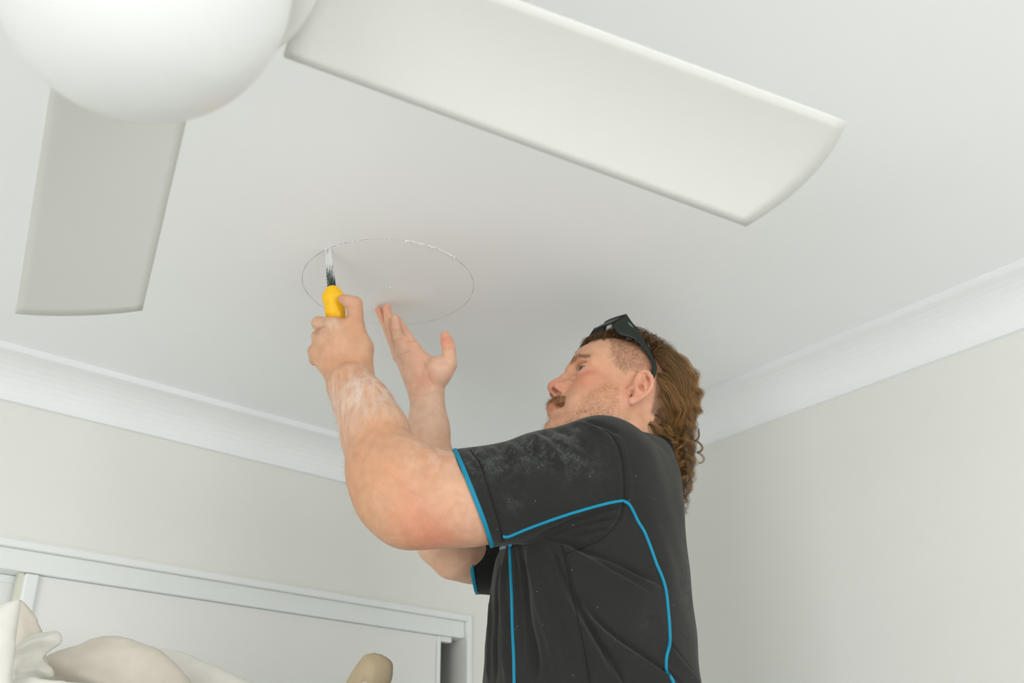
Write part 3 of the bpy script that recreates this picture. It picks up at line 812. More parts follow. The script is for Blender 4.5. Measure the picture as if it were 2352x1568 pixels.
# trapezius up to the collar
Fs.cone(P(1385, 1095, 1.56), P(1432, 1072, 1.66), px2m(92, 1.56), px2m(54, 1.66), .025)
Fs.cone(P(1340, 1105, 1.82), P(1425, 1072, 1.70), px2m(78, 1.82), px2m(52, 1.70), .025)
Fs.cone(P(1468, 1135, 1.66), P(1452, 1082, 1.68), px2m(88, 1.66), px2m(50, 1.68), .025)
# open the sleeves: cut square at the cuffs and hollow them
def cut_sleeve(F, c, nrm, r_in, depth_, out=0.10, nh=None):
    c = np.asarray(c); nrm = nrm/np.linalg.norm(nrm)
    sl = F._blk(c, c, .17); X, Y, Z = F.grid(sl)
    t = (X-c[0])*nrm[0]+(Y-c[1])*nrm[1]+(Z-c[2])*nrm[2]
    rr = np.sqrt(np.maximum((X-c[0])**2+(Y-c[1])**2+(Z-c[2])**2-t*t, 0))
    d = np.maximum(-t, rr-out)
    D = F.D[sl]; F.D[sl] = np.maximum(D, -d)
    nh = nrm if nh is None else nh/np.linalg.norm(nh)
    t = (X-c[0])*nh[0]+(Y-c[1])*nh[1]+(Z-c[2])*nh[2]
    rr = np.sqrt(np.maximum((X-c[0])**2+(Y-c[1])**2+(Z-c[2])**2-t*t, 0))
    d2 = np.maximum(np.maximum(rr-r_in, -t-depth_), t-.2)
    F.D[sl] = np.maximum(F.D[sl], -d2)
CN = P(1081, 1145, 1.4735); nN = P(1045, 1150, 1.472)-P(1200, 1118, 1.487)
# cuff plane normal: tuned so the opening runs from (1045,1040) to (1122,1248)
vt_ = P(1122, 1248, 1.470)-P(1042, 1042, 1.470); vd_ = np.cross(vt_, FW); nN = vd_/np.linalg.norm(vd_)
if nN @ (P(900, 1150, 1.47)-CN) < 0: nN = -nN
nN = nN+0.12*(-FW); nN /= np.linalg.norm(nN)
CN = P(1082, 1145, 1.4735)
CF = P(1083, 1291, 1.730)
nFh = P(1045, 1291, 1.7128)-P(1120, 1288, 1.745); vt_ = P(1091, 1352, 1.73)-P(1077, 1240, 1.73); nF = np.cross(vt_, FW); nF /= np.linalg.norm(nF)
if nF @ (P(900, 1250, 1.73)-CF) < 0: nF = -nF
cut_sleeve(Fs, CN, nN, px2m(113, 1.4735)-.0055, .03)
nF /= np.linalg.norm(nF)
cut_sleeve(Fs, CF, nF, px2m(69, 1.73)-.0058, .05, nh=nFh)
# neck opening
NC = P(1444, 1040, 1.672)
Fs.cone(w2h(P(0, 0, 1)) if False else P(1446, 1052, 1.675), P(1440, 960, 1.69), px2m(58, 1.675)+.002, px2m(70, 1.69), .006, sub=True)
Vs, Fq_s = Fs.mesh(3)
# keep the fabric clear of the arm skin near the cuffs is handled by radii

# --- surface folds and seams, laid where the cloth shows them
bs = BVHTree.FromPolygons([tuple(v) for v in Vs], [tuple(map(int, f)) for f in Fq_s], epsilon=0)
def cast(px, py, bvh=None, near_=0.3):
    d = ray(px, py); L = np.linalg.norm(d); d = d/L
    h = (bvh or bs).ray_cast(Vector(CAMP), Vector(d))
    return None if h[0] is None else (np.array(h[0]), np.array(h[1]))
def surf_line(pts, n=60, bvh=None, maxjump=.05):
    runs = [[]]
    for x, y in spline([(a, b) for a, b in pts], n):
        h = cast(x, y, bvh)
        if h is None: continue
        if runs[-1] and np.linalg.norm(h[0]-runs[-1][-1][0]) > maxjump: runs.append([])
        runs[-1].append(h)
    out = max(runs, key=len)
    return np.array([o_[0] for o_ in out]), np.array([o_[1] for o_ in out])
def tri_normals(V, F):
    n = np.cross(V[F[:, 2]]-V[F[:, 0]], V[F[:, 3]]-V[F[:, 1]]); N = np.zeros_like(V)
    for k in range(4):
        for c in range(3): N[:, c] += np.bincount(F[:, k], n[:, c], len(V))
    return N/(np.linalg.norm(N, axis=1)[:, None]+1e-12)
Ns = tri_normals(Vs, Fq_s)
def dist_poly(V, L):
    lo = L.min(0)-.05; hi = L.max(0)+.05
    idx = np.where(np.all((V > lo) & (V < hi), axis=1))[0]
    d = np.full(len(V), 9.0); q = V[idx]; dm = np.full(len(idx), 9.0); tm = np.zeros(len(idx))
    tot = len(L)-1
    for i in range(tot):
        a, b = L[i], L[i+1]; ab = b-a; t = np.clip(((q-a)@ab)/(ab@ab+1e-12), 0, 1)
        e = np.linalg.norm(q-a-t[:, None]*ab, axis=1); m_ = e < dm; dm[m_] = e[m_]; tm[m_] = (i+t[m_])/tot
    d[idx] = dm; T = np.zeros(len(V)); T[idx] = tm
    return d, T
disp = np.zeros(len(Vs))
FOLDS = [
 ([(1128,1024),(1140,1048),(1150,1070)], .0022, .005), ([(1146,1020),(1162,1045),(1172,1070)], -.0018, .005),
 ([(1166,1015),(1184,1042),(1198,1068)], .0024, .006), ([(1190,1008),(1214,1036),(1232,1062)], -.0018, .006),
 ([(1212,998),(1244,1022),(1270,1050)], .0024, .007), ([(1236,988),(1268,1010),(1300,1040)], -.0016, .006),
 ([(1310,1262),(1350,1282),(1400,1306),(1450,1330)], -.0030, .006), ([(1345,1405),(1395,1460),(1450,1500),(1510,1545)], -.0030, .007),
 ([(1265,1262),(1290,1320),(1320,1370)], -.0030, .006), ([(1180,1255),(1186,1330),(1194,1420),(1204,1520)], -.0022, .005),
 ([(1440,1165),(1400,1180),(1350,1192),(1290,1208),(1240,1222)], .0020, .005), ([(1430,1190),(1380,1200),(1320,1212)], -.0022, .005),
  # pixel polyline, height, width
 ([(1240,1242),(1290,1262),(1340,1275),(1400,1300),(1450,1322),(1500,1345)], .0045, .009),
 ([(1270,1262),(1330,1300),(1390,1330),(1450,1365)], -.004, .012),
 ([(1325,1390),(1370,1440),(1420,1480),(1480,1520),(1540,1562)], .006, .011),
 ([(1330,1420),(1370,1470),(1430,1515),(1490,1560)], -.004, .012),
 ([(1300,1360),(1330,1420),(1370,1490),(1420,1550)], .003, .014),
 ([(1240,1250),(1256,1300),(1285,1370),(1320,1430),(1345,1480)], .0045, .010),
 ([(1215,1250),(1225,1320),(1245,1400),(1270,1480),(1290,1560)], .0050, .010),
 ([(1195,1255),(1200,1330),(1210,1420),(1225,1500),(1235,1568)], -.0055, .009),
 ([(1232,1260),(1245,1330),(1270,1410),(1300,1500)], -.0045, .008),
 ([(1160,1270),(1158,1340),(1160,1430),(1163,1568)], .0045, .007),
 ([(1146,1290),(1140,1360),(1138,1450),(1137,1568)], -.004, .006),
 ([(1130,1320),(1128,1400),(1125,1500),(1122,1568)], .003, .006),
 ([(1520,1490),(1550,1520),(1580,1545),(1600,1565)], .006, .008),
 ([(1540,1470),(1570,1500),(1600,1530)], -.003, .010),
 ([(1430,1180),(1380,1190),(1330,1200),(1280,1220)], -.0035, .010),
 ([(1420,1205),(1360,1215),(1300,1225),(1240,1238)], .0040, .007),
 ([(1400,1225),(1350,1235),(1300,1243),(1260,1245)], -.0035, .006),
 ([(1425,1172),(1370,1180),(1310,1196)], .003, .007),
 ([(1150,1026),(1175,1060),(1185,1100)], .0016, .008),
 ([(1190,1012),(1230,1045),(1260,1085)], -.0028, .010),
 ([(1220,998),(1265,1030),(1300,1075)], .0028, .009),
 ([(1270,980),(1310,1000),(1345,1035)], -.0025, .008),
 ([(1320,968),(1365,985),(1395,1010)], .0035, .007),
 ([(1345,967),(1385,977),(1425,1000)], -.0030, .006),
 ([(1470,1120),(1500,1200),(1530,1280),(1550,1360)], .0015, .020),
]
# ridges of cloth with one soft and one sharp flank (pixel polyline, height, soft width)
RIDGES = [
 ([(1215,1242),(1290,1256),(1345,1278),(1410,1302),(1470,1330),(1520,1352)], .0085, .016),
 ([(1300,1262),(1360,1296),(1420,1330),(1500,1372)], .0050, .018),
 ([(1325,1382),(1362,1432),(1412,1476),(1475,1518),(1535,1562),(1580,1600)], .0100, .018),
 ([(1300,1345),(1325,1410),(1360,1475),(1405,1545),(1440,1600)], .0060, .018),
 ([(1262,1255),(1276,1310),(1300,1372),(1335,1440),(1375,1510),(1410,1580)], .0065, .016),
 ([(1530,1478),(1556,1512),(1585,1548),(1610,1585)], .0080, .012),
 ([(1438,1168),(1385,1182),(1330,1200),(1280,1222),(1235,1240)], .0060, .012),
 ([(1425,1196),(1370,1208),(1310,1224),(1258,1242)], .0060, .010),
 ([(1405,1222),(1355,1232),(1300,1242)], .0050, .008),
]
for pts, amp, wd in RIDGES:
    L, Nn = surf_line(pts, 50)
    d, t = dist_poly(Vs, L); near_i = np.where(d < .05)[0]
    k_ = np.clip((t[near_i]*(len(L)-1)).astype(int), 0, len(L)-2)
    side = np.cross(Nn[k_], L[k_+1]-L[k_]); side /= np.linalg.norm(side, axis=1)[:, None]+1e-12
    sd = ((Vs[near_i]-L[k_])*side).sum(1)
    ww = np.where(sd*side[:, 2] > 0, wd, wd*.28)      # sharp flank always faces down
    up_s = (sd > 0) == (side[:, 2] > 0)
    ww = np.where(up_s, max(wd*.22, .0032), wd)
    disp[near_i] += amp*np.exp(-(d[near_i]/ww)**2)*np.clip(np.minimum(t[near_i], 1-t[near_i])*5+0.1, 0, 1)
    tr_ = np.exp(-((d[near_i]-max(wd*.22, .0032)*1.9)/.0034)**2)*up_s
    disp[near_i] -= .0045*tr_*np.clip(np.minimum(t[near_i], 1-t[near_i])*5, 0, 1)
for pts, amp, wd in FOLDS:
    if pts[0][0] > 1228 and pts[0][1] > 1150 and pts[-1][1] > 1190: continue
    L, _n = surf_line(pts, 40)
    if len(L) < 3: continue
    amp, wd = (amp*1.7, wd*.9)
    d, t = dist_poly(Vs, L)
    disp += amp*np.exp(-(d/wd)**2)*np.clip(np.minimum(t, 1-t)*5+0.15, 0, 1)
nz_ = lambda a, b, c, f: np.sin(Vs[:, 0]*f*a+Vs[:, 1]*f*b+Vs[:, 2]*f*c)
disp += .0009*nz_(1, .7, .4, 60)*nz_(-.3, 1, .8, 41)+.0007*nz_(.2, -.6, 1, 75)
SEAMS = {
 'armhole': [(1384,986),(1400,995),(1413,1010),(1424,1035),(1431,1065),(1434,1110),(1433,1149),(1426,1183),(1408,1213),(1382,1238),(1352,1252),(1326,1262),(1300,1272)],
 'side': [(1290,1252),(1297,1275),(1307,1325),(1320,1390),(1334,1450),(1345,1505),(1356,1575),(1366,1640)],
 'cuff': [(1082,1036),(1104,1068),(1124,1128),(1140,1180),(1150,1215),(1154,1238)],
}
SEAMPIX = dict(SEAMS)
for k_, pts in SEAMS.items():
    L, _n = surf_line(pts, 90)
    d, t = dist_poly(Vs, L)
    disp += -.0018*np.exp(-(d/.0032)**2)+.0009*np.exp(-((d-.006)/.004)**2)
    SEAMS[k_] = L
Vs2 = Vs+Ns*disp[:, None]
bs2 = BVHTree.FromPolygons([tuple(v) for v in Vs2], [tuple(map(int, f)) for f in Fq_s], epsilon=0)

# ------------------------------------------------------------------ skin, cloth, hair materials
def attr_node(m, name):
    n = nn(m, 'ShaderNodeAttribute'); n.attribute_name = name; return n
def math_(m, op, a, b=None, clamp=False):
    n = nn(m, 'ShaderNodeMath', operation=op, use_clamp=clamp)
    for s, v in zip(n.inputs, (a, b)):
        if v is None: continue
        if isinstance(v, (int, float)): s.default_value = v
        else: lk(m, v, s)
    return n.outputs[0]
sk = mat('skin', (0.72, 0.46, 0.33), 0.48, 0.35)
b = bsdf(sk)
b.inputs['Subsurface Weight'].default_value = 0.18
b.inputs['Subsurface Radius'].default_value = (1.0, 0.35, 0.18)
b.inputs['Subsurface Scale'].default_value = 0.006
ca = attr_node(sk, 'tone')
n1 = noise(sk, 70, 5); r1 = ramp(sk, n1.outputs[0], [(0.32, (0.93, 0.90, 0.88)), (0.68, (1.06, 1.05, 1.05))])
base = mix(sk, 1.0, ca.outputs['Color'], r1.outputs[0], 'MULTIPLY')
n0 = noise(sk, 16, 3); r0 = ramp(sk, n0.outputs[0], [(0.35, (1.0, 0.95, 0.93)), (0.65, (1.0, 1.03, 1.03))])
base = mix(sk, 1.0, base, r0.outputs[0], 'MULTIPLY')
da = attr_node(sk, 'dust')
nd = noise(sk, 60, 7, sc3=(1.6, 1.6, 0.35), rough=0.65)
rd = ramp(sk, nd.outputs[0], [(0.40, (0, 0, 0)), (0.68, (1, 1, 1))])
dm = math_(sk, 'MULTIPLY', da.outputs['Fac'], rd.outputs[0])
base = mix(sk, dm, base, (0.80, 0.76, 0.72))
lk(sk, base, b.inputs['Base Color'])
n2 = noise(sk, 700, 3); bump(sk, n2.outputs[0], 0.12, 0.0008)
M['skin'] = sk

def cloth(name, c):
    m = mat(name, c, 0.88, 0.12)
    b = bsdf(m); b.inputs['Sheen Weight'].default_value = 0.2; b.inputs['Sheen Roughness'].default_value = 0.5
    b.inputs['Sheen Tint'].default_value = (0.60, 0.60, 0.57, 1)
    nv = noise(m, 1500, 2); rv = ramp(m, nv.outputs[0], [(0.35, (0.80,)*3), (0.65, (1.2,)*3)])
    base = mix(m, 1.0, c, rv.outputs[0], 'MULTIPLY')
    da = attr_node(m, 'dust')
    n1 = noise(m, 38, 10, rough=0.80); r1 = ramp(m, n1.outputs[0], [(0.46, (0, 0, 0)), (0.72, (1, 1, 1))])
    n3 = noise(m, 520, 4, rough=0.8); r3 = ramp(m, n3.outputs[0], [(0.46, (0.08,)*3), (0.66, (1, 1, 1))])
    f = math_(m, 'MULTIPLY', r1.outputs[0], r3.outputs[0]); f = math_(m, 'MULTIPLY', f, da.outputs['Fac'])
    f = math_(m, 'MULTIPLY', f, 1.1, True)
    # single specks of plaster over the whole garment
    tc = nn(m, 'ShaderNodeTexCoord'); vo = nn(m, 'ShaderNodeTexVoronoi'); vo.inputs['Scale'].default_value = 120
    lk(m, tc.outputs['Object'], vo.inputs['Vector'])
    sp = math_(m, 'LESS_THAN', vo.outputs['Distance'], 0.085)
    wn = nn(m, 'ShaderNodeSeparateColor'); lk(m, vo.outputs['Color'], wn.inputs[0])
    sp = math_(m, 'MULTIPLY', sp, math_(m, 'GREATER_THAN', wn.outputs[0], 0.93)); sp = math_(m, 'MULTIPLY', sp, 0.45)
    f = math_(m, 'MAXIMUM', f, sp)
    base = mix(m, f, base, (0.42, 0.46, 0.44))
    lk(m, base, b.inputs['Base Color'])
    bump(m, nv.outputs[0], 0.35, 0.0006)
    return m
M['shirt'] = cloth('charcoal_polo_knit', (0.023, 0.0235, 0.0215))
M['collar'] = mat('black_rib_knit', (0.018, 0.019, 0.018), 0.9, 0.1)
M['cyan'] = mat('cyan_piping', (0.004, 0.225, 0.37), 0.6, 0.3)
m = mat('hair', (0.2, 0.1, 0.04), 0.42, 0.45); ha = attr_node(m, 'tone'); lk(m, ha.outputs['Color'], bsdf(m).inputs['Base Color']); M['hair'] = m
M['shades'] = mat('black_glasses_plastic', (0.012, 0.018, 0.013), 0.45, 0.35)
M['lens'] = mat('dark_lens', (0.006, 0.010, 0.007), 0.42, 0.25)
M['mark'] = mat('pale_green_print', (0.30, 0.42, 0.33), 0.6, 0.2)
M['eye'] = mat('eye_white', (0.58, 0.58, 0.55), 0.12, 0.5)
M['iris'] = mat('iris_grey_green', (0.12, 0.14, 0.115), 0.15, 0.5)
M['pupil'] = mat('pupil', (0.004, 0.004, 0.004), 0.1, 0.5)
M['nail'] = mat('nail', (0.80, 0.55, 0.46), 0.3, 0.4)
M['trousers'] = mat('dark_work_trousers', (0.03, 0.032, 0.04), 0.85, 0.1)
M['boot'] = mat('brown_boot_leather', (0.16, 0.09, 0.045), 0.6, 0.3)
M['step'] = mat('grey_step_metal', (0.45, 0.46, 0.46), 0.4, 0.4, 0.7)

# ------------------------------------------------------------------ skin tone painting
BASE = np.array([0.73, 0.47, 0.345])
def tone_of(V, warm=None):
    return np.tile(BASE if warm is None else np.array(warm), (len(V), 1))
def dab(C, V, c, r, col, s=1.0):
    d = np.linalg.norm(V-np.asarray(c), axis=1); w_ = (s*np.exp(-(d/r)**2))[:, None]
    C[:] = C*(1-w_)+np.array(col)*w_
RED = (0.72, 0.30, 0.22); PINK = (0.76, 0.42, 0.34); ORA = (0.72, 0.40, 0.24); PALE = (0.76, 0.55, 0.43); DRED = (0.62, 0.22, 0.15)
L = HEADL; Ch = tone_of(L)
dab(Ch, L, (.03, .06, -.02), .05, (0.73, 0.45, 0.32), .6)
for sg in (1, -1):
    dab(Ch, L, (.068, .045*sg, -.002), .026, (0.74, 0.31, 0.22), .85)
    dab(Ch, L, (.045, .060*sg, -.002), .024, (0.72, 0.38, 0.28), .5)
    dab(Ch, L, (.104, .011*sg, -.012), .010, (0.70, 0.32, 0.25), .8)
    dab(Ch, L, (.083, .040*sg, .018), .012, (0.70, 0.36, 0.28), .6)
    dab(Ch, L, (-.012, .086*sg, .000), .030, (0.74, 0.38, 0.29), .75)
    dab(Ch, L, (.004, .076*sg, -.028), .012, (0.75, 0.42, 0.34), .7)
    dab(Ch, L, (.015, .060*sg, -.085), .03, (0.75, 0.53, 0.40), .7)
dab(Ch, L, (.117, 0, -.006), .018, (0.72, 0.33, 0.26), .8)
dab(Ch, L, (.085, 0, .075), .030, (0.72, 0.40, 0.29), .6)
def near_poly(V, pts, r, soft):
    d, t = dist_poly(V, np.array(pts, float)); return np.clip((r-d)/soft+.5, 0, 1)
for zz, pts in ((1, [(.0885, .026, -.0475), (.0965, .018, -.0442), (.106, .009, -.0405), (.1095, 0, -.0405), (.106, -.009, -.0405), (.0965, -.018, -.0442), (.0885, -.026, -.0475)]),
                (2, [(.0885, .026, -.0495), (.0960, .018, -.0510), (.104, .010, -.0530), (.1070, 0, -.0535), (.104, -.010, -.0530), (.0960, -.018, -.0510), (.0885, -.026, -.0495)])):
    w_ = near_poly(L, pts, .0052, .002)[:, None]*.85
    Ch = Ch*(1-w_)+np.array((0.56, 0.24, 0.18))*w_
w_ = near_poly(L, [(.1125, 0, -.0462), (.1060, .012, -.0464), (.0950, .021, -.0478), (.0885, .028, -.0490)], .0014, .0012)[:, None]*.8
Ch = Ch*(1-w_)+np.array((0.22, 0.07, 0.05))*w_
# inside of nostrils and ear canal: deep red with the recess shade painted in
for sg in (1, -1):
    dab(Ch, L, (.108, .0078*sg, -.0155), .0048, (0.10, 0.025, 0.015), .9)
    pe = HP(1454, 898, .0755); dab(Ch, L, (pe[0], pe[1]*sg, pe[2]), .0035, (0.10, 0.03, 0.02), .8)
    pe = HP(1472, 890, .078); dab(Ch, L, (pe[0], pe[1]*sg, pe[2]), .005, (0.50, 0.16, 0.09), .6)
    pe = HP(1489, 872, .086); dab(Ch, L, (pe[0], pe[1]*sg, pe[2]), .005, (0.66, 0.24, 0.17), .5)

# regions on the near side, given as seen, mirrored to the far side
def inpoly(x, y, poly):
    c = np.zeros(len(x), bool); p = np.array(poly, float)
    for a, b in zip(p, np.roll(p, -1, 0)):
        c ^= ((a[1] > y) != (b[1] > y)) & (x < (b[0]-a[0])*(y-a[1])/(b[1]-a[1]+1e-12)+a[0])
    return c
Lm = L.copy(); Lm[:, 1] = np.abs(Lm[:, 1]); PXh = project(h2w(Lm)); px_, py_ = PXh[:, 0], PXh[:, 1]
Nh = tri_normals(L, Fq_h)
earbox = (np.abs(L[:, 1]) > .070) & (L[:, 0] < .012) & (L[:, 0] > -.05) & (L[:, 2] < .040) & (L[:, 2] > -.04)
FADE = [(1400,782),(1425,776),(1455,783),(1480,800),(1498,830),(1504,858),(1500,872),(1488,850),(1470,846),(1462,858),(1440,858),(1428,850),(1414,838),(1408,815),(1402,800)]
TOP = [(1343,800),(1352,786),(1372,777),(1400,775),(1425,771),(1455,779),(1480,797),(1499,830),(1506,862),(1504,905),(1492,960),(1480,1010),(1800,1010),(1800,500),(1200,500),(1200,800)]
fade_m = inpoly(px_, py_, FADE) & (L[:, 2] > .02) & ~earbox & (L[:, 0] < .075) & (np.abs(L[:, 1]) > .03)
top_m = inpoly(px_, py_, TOP) & (L[:, 2] > -.05) & ~earbox & ((L[:, 2] > .08) | (L[:, 0] < -.02))
dk = smooth_np(np.where(fade_m, .30, 0.)[:, None], Fq_h, 30); Ch = Ch*(1-dk)+np.array((0.42, 0.27, 0.18))*dk
dk = smooth_np(np.where(top_m & (L[:, 2] > -.01) & (L[:, 0] < .09), .75, 0.)[:, None], Fq_h, 8); Ch = Ch*(1-dk)+np.array((0.10, 0.06, 0.03))*dk
Ch = smooth_np(Ch, Fq_h, 2)
dust_h = np.zeros(len(L))

Ca = tone_of(Va, (0.73, 0.48, 0.345)); dA = np.zeros(len(Va)); pa = project(Va)
for (x, y, d, r, c, s) in ((1005,1225,1.42,.045,RED,.75),(960,1190,1.42,.06,(0.72,0.36,0.25),.5),(830,1130,1.45,.05,ORA,.45),(890,1020,1.48,.045,ORA,.55),(900,1080,1.42,.05,(0.73,0.42,0.27),.6),(1060,1080,1.41,.05,(0.74,0.47,0.32),.6),(1110,1180,1.41,.05,(0.76,0.54,0.44),.7),
    (830,700,1.61,.02,(0.76,0.46,0.34),.6),(812,745,1.60,.015,(0.74,0.36,0.22),.45),(850,860,1.59,.025,ORA,.5),(785,850,1.60,.03,ORA,.5),(760,780,1.59,.025,(0.76,0.50,0.38),.5),(728,762,1.62,.006,(0.40,0.22,0.10),.5),(730,740,1.61,.016,(0.68,0.50,0.39),.6),(790,685,1.61,.012,(0.74,0.48,0.40),.5)):
    dab(Ca, Va, P(x, y, d), r, c, s)
ax0, ax1 = P(806, 880, 1.58), P(893, 1060, 1.48); ab = ax1-ax0; t = ((Va-ax0)@ab)/(ab@ab)
dA = np.exp(-((t-.30)/.33)**2)*(0.62)*(t > -.12)*np.clip((t+.12)/.1, 0, 1)
for (x, y, r, s) in ((770,760,.02,.0),(1010,1040,.05,.35),(765,738,.010,.9)):
    d = np.linalg.norm(Va-P(x, y, 1.60 if y < 900 else 1.46), axis=1); dA = np.maximum(dA, s*np.exp(-(d/r)**2))
Cb = tone_of(Vb, (0.73, 0.49, 0.36)); dB = np.zeros(len(Vb))
for (x, y, d, r, c, s) in ((1022,780,1.79,.016,RED,.8),(870,712,1.855,.016,RED,.75),(889,712,1.84,.014,(0.74,0.36,0.27),.7),(893,745,1.83,.014,ORA,.5),(935,780,1.81,.010,RED,.6),(990,870,1.77,.014,RED,.6),(965,890,1.78,.025,(0.74,0.38,0.27),.55),(940,830,1.80,.03,(0.76,0.47,0.35),.5),
    (1015,855,1.77,.016,(0.77,0.50,0.41),.6),(907,740,1.79,.012,(0.77,0.46,0.37),.6),(985,960,1.75,.05,(0.76,0.58,0.47),.7),(1030,1010,1.75,.03,(0.66,0.46,0.28),.4),(1010,1290,1.66,.02,(0.74,0.42,0.30),.4)):
    dab(Cb, Vb, P(x, y, d), r, c, s)
def crease(C, V, pix, d, r, col, s):
    pts = spline([P(x, y, d) for x, y in pix], 24); dd, t = dist_poly(V, pts)
    # distance measured across the view so the line lies on the skin whatever its depth
    vp = project(V); line = project(pts); m2 = np.full(len(V), 9e9)
    for a, b in zip(line[:-1, :2], line[1:, :2]):
        ab = b-a; tt = np.clip(((vp[:, :2]-a)@ab)/(ab@ab+1e-9), 0, 1); m2 = np.minimum(m2, np.linalg.norm(vp[:, :2]-a-tt[:, None]*ab, axis=1))
    w_ = (s*np.exp(-(m2/r)**2)*(np.abs(vp[:, 2]-d) < .06))[:, None]
    C[:] = C*(1-w_)+np.array(col)*w_; return m2
CR = (0.50, 0.22, 0.12)
for pix in (([(1016,800),(1024,801),(1035,799)]), ([(1014,814),(1024,819),(1036,824)]), ([(937,785),(945,784),(956,782)]), ([(903,783),(912,781),(922,776)]), ([(902,757),(910,758),(918,756)]),
            ([(906,822),(925,812),(940,806)]), ([(975,832),(984,855),(992,875),(1000,884)]), ([(950,905),(975,908),(1000,898)])):
    crease(Cb, Vb, pix, 1.80, 1.7, CR, .30)
crease(Ca, Va, [(722,765), (730,757), (745,750)], 1.62, 2.6, (0.45, 0.25, 0.12), .6)

# hidden core of the trunk so the body is one continuous figure
Ft = Field((T0[0]-.27, T0[1]-.27, T0[2]-.46), (T0[0]+.27, T0[1]+.27, T0[2]+.24), 0.008)
torso(Ft, -.42, .17, .02, inset=.022)
Vt, Fq_t = Ft.mesh(1)
Ct = tone_of(Vt); 
Vall = np.vstack([Vhw, Va, Vb, Vt]); nA, nB, nC = len(Vhw), len(Vhw)+len(Va), len(Vhw)+len(Va)+len(Vb)
Fall = np.vstack([Fq_h, Fq_a+nA, Fq_b+nB, Fq_t+nC])
Call = np.vstack([Ch*np.array((.92, .80, .71)), Ca*np.array((.85, .755, .67)), Cb*np.array((1.05, 1.0, .96)), Ct]); Dall = np.concatenate([dust_h, dA, dB, np.zeros(len(Vt))])
def set_attr(me, name, arr):
    if arr.ndim == 1:
        a = me.attributes.new(name, 'FLOAT', 'POINT'); a.data.foreach_set('value', arr.astype(np.float32))
    else:
        a = me.attributes.new(name, 'FLOAT_COLOR', 'POINT')
        a.data.foreach_set('color', np.c_[arr, np.ones(len(arr))].astype(np.float32).ravel())
FEET = h2w(np.array([0, 0, .137]))[2]-1.83
man = empty('person', (T0[0], T0[1], FEET), 'man in dark polo shirt with cyan piping, arms raised, sawing a circle in the ceiling', 'person')
me = mesh_np('body', Vall, Fall); set_attr(me, 'tone', Call); set_attr(me, 'dust', Dall)
body = keep(link('body', me, M['skin']), man)

# shirt
me = mesh_np('shirt', Vs2, Fq_s)
ds_ = np.zeros(len(Vs2)); ps = project(Vs2)
for (x, y, rx, ry, s) in ((1240,1030,110,42,.8),(1150,1060,70,36,.5),(1290,1010,60,45,.65),(1090,1060,25,40,.8),(1180,1150,20,30,.35),(1330,1060,50,50,.3),(1500,1430,40,40,.10),(1585,1300,20,160,.35)):
    ds_ = np.maximum(ds_, s*np.exp(-((ps[:, 0]-x)/rx)**2-((ps[:, 1]-y)/ry)**2))
ds_ *= (Ns @ -FW > -.3)
set_attr(me, 'dust', ds_)
shirt = keep(link('polo_shirt', me, M['shirt']), man)
# piping: cords stitched onto the cloth surface
def cord(name, pix, r=.0021, lift=.0006, n=110, m='cyan', parent=None):
    L, N = surf_line(pix, n, bs2)
    L = L+N*lift; Lk = L.copy(); Lk[1:-1] = (L[:-2]+2*L[1:-1]+L[2:])/4
    V, F = tube_np(Lk, r, 8)
    mb = MB(); mb.add(V, F); o = mb.obj(name, M[m], smooth=True); o.parent = parent or shirt; o.matrix_parent_inverse = Matrix.Translation(-Vector(man.location)) if False else Matrix.Identity(4)
    return o
def onshirt(o): o.parent = shirt; o.matrix_parent_inverse = Matrix.Translation(-Vector(man.location)).inverted() @ Matrix.Identity(4) if False else Matrix.Identity(4); return o
cord('piping', [(1172,1250),(1173,1290),(1176,1360),(1178,1440),(1181,1510),(1182,1568),(1184,1640)], .0024)
cord('piping', [(1156,1230),(1162,1232),(1172,1230),(1200,1218),(1250,1199),(1300,1182),(1340,1170),(1380,1159),(1410,1152),(1431,1149)], .0023)
cord('piping', [(1431,1149),(1444,1157),(1455,1176),(1466,1199),(1480,1222),(1495,1260),(1507,1294),(1519,1322),(1528,1352),(1533,1392),(1537,1440),(1537,1480),(1530,1510),(1530,1540),(1539,1553),(1549,1575),(1556,1620)], .0024)
for nme in ('armhole', 'side', 'cuff'): cord('seam_shadow_cord', SEAMPIX[nme], .0009, -.0001, 120, 'collar')  # thin black cords in the grooves stand for the seams' shadow lines
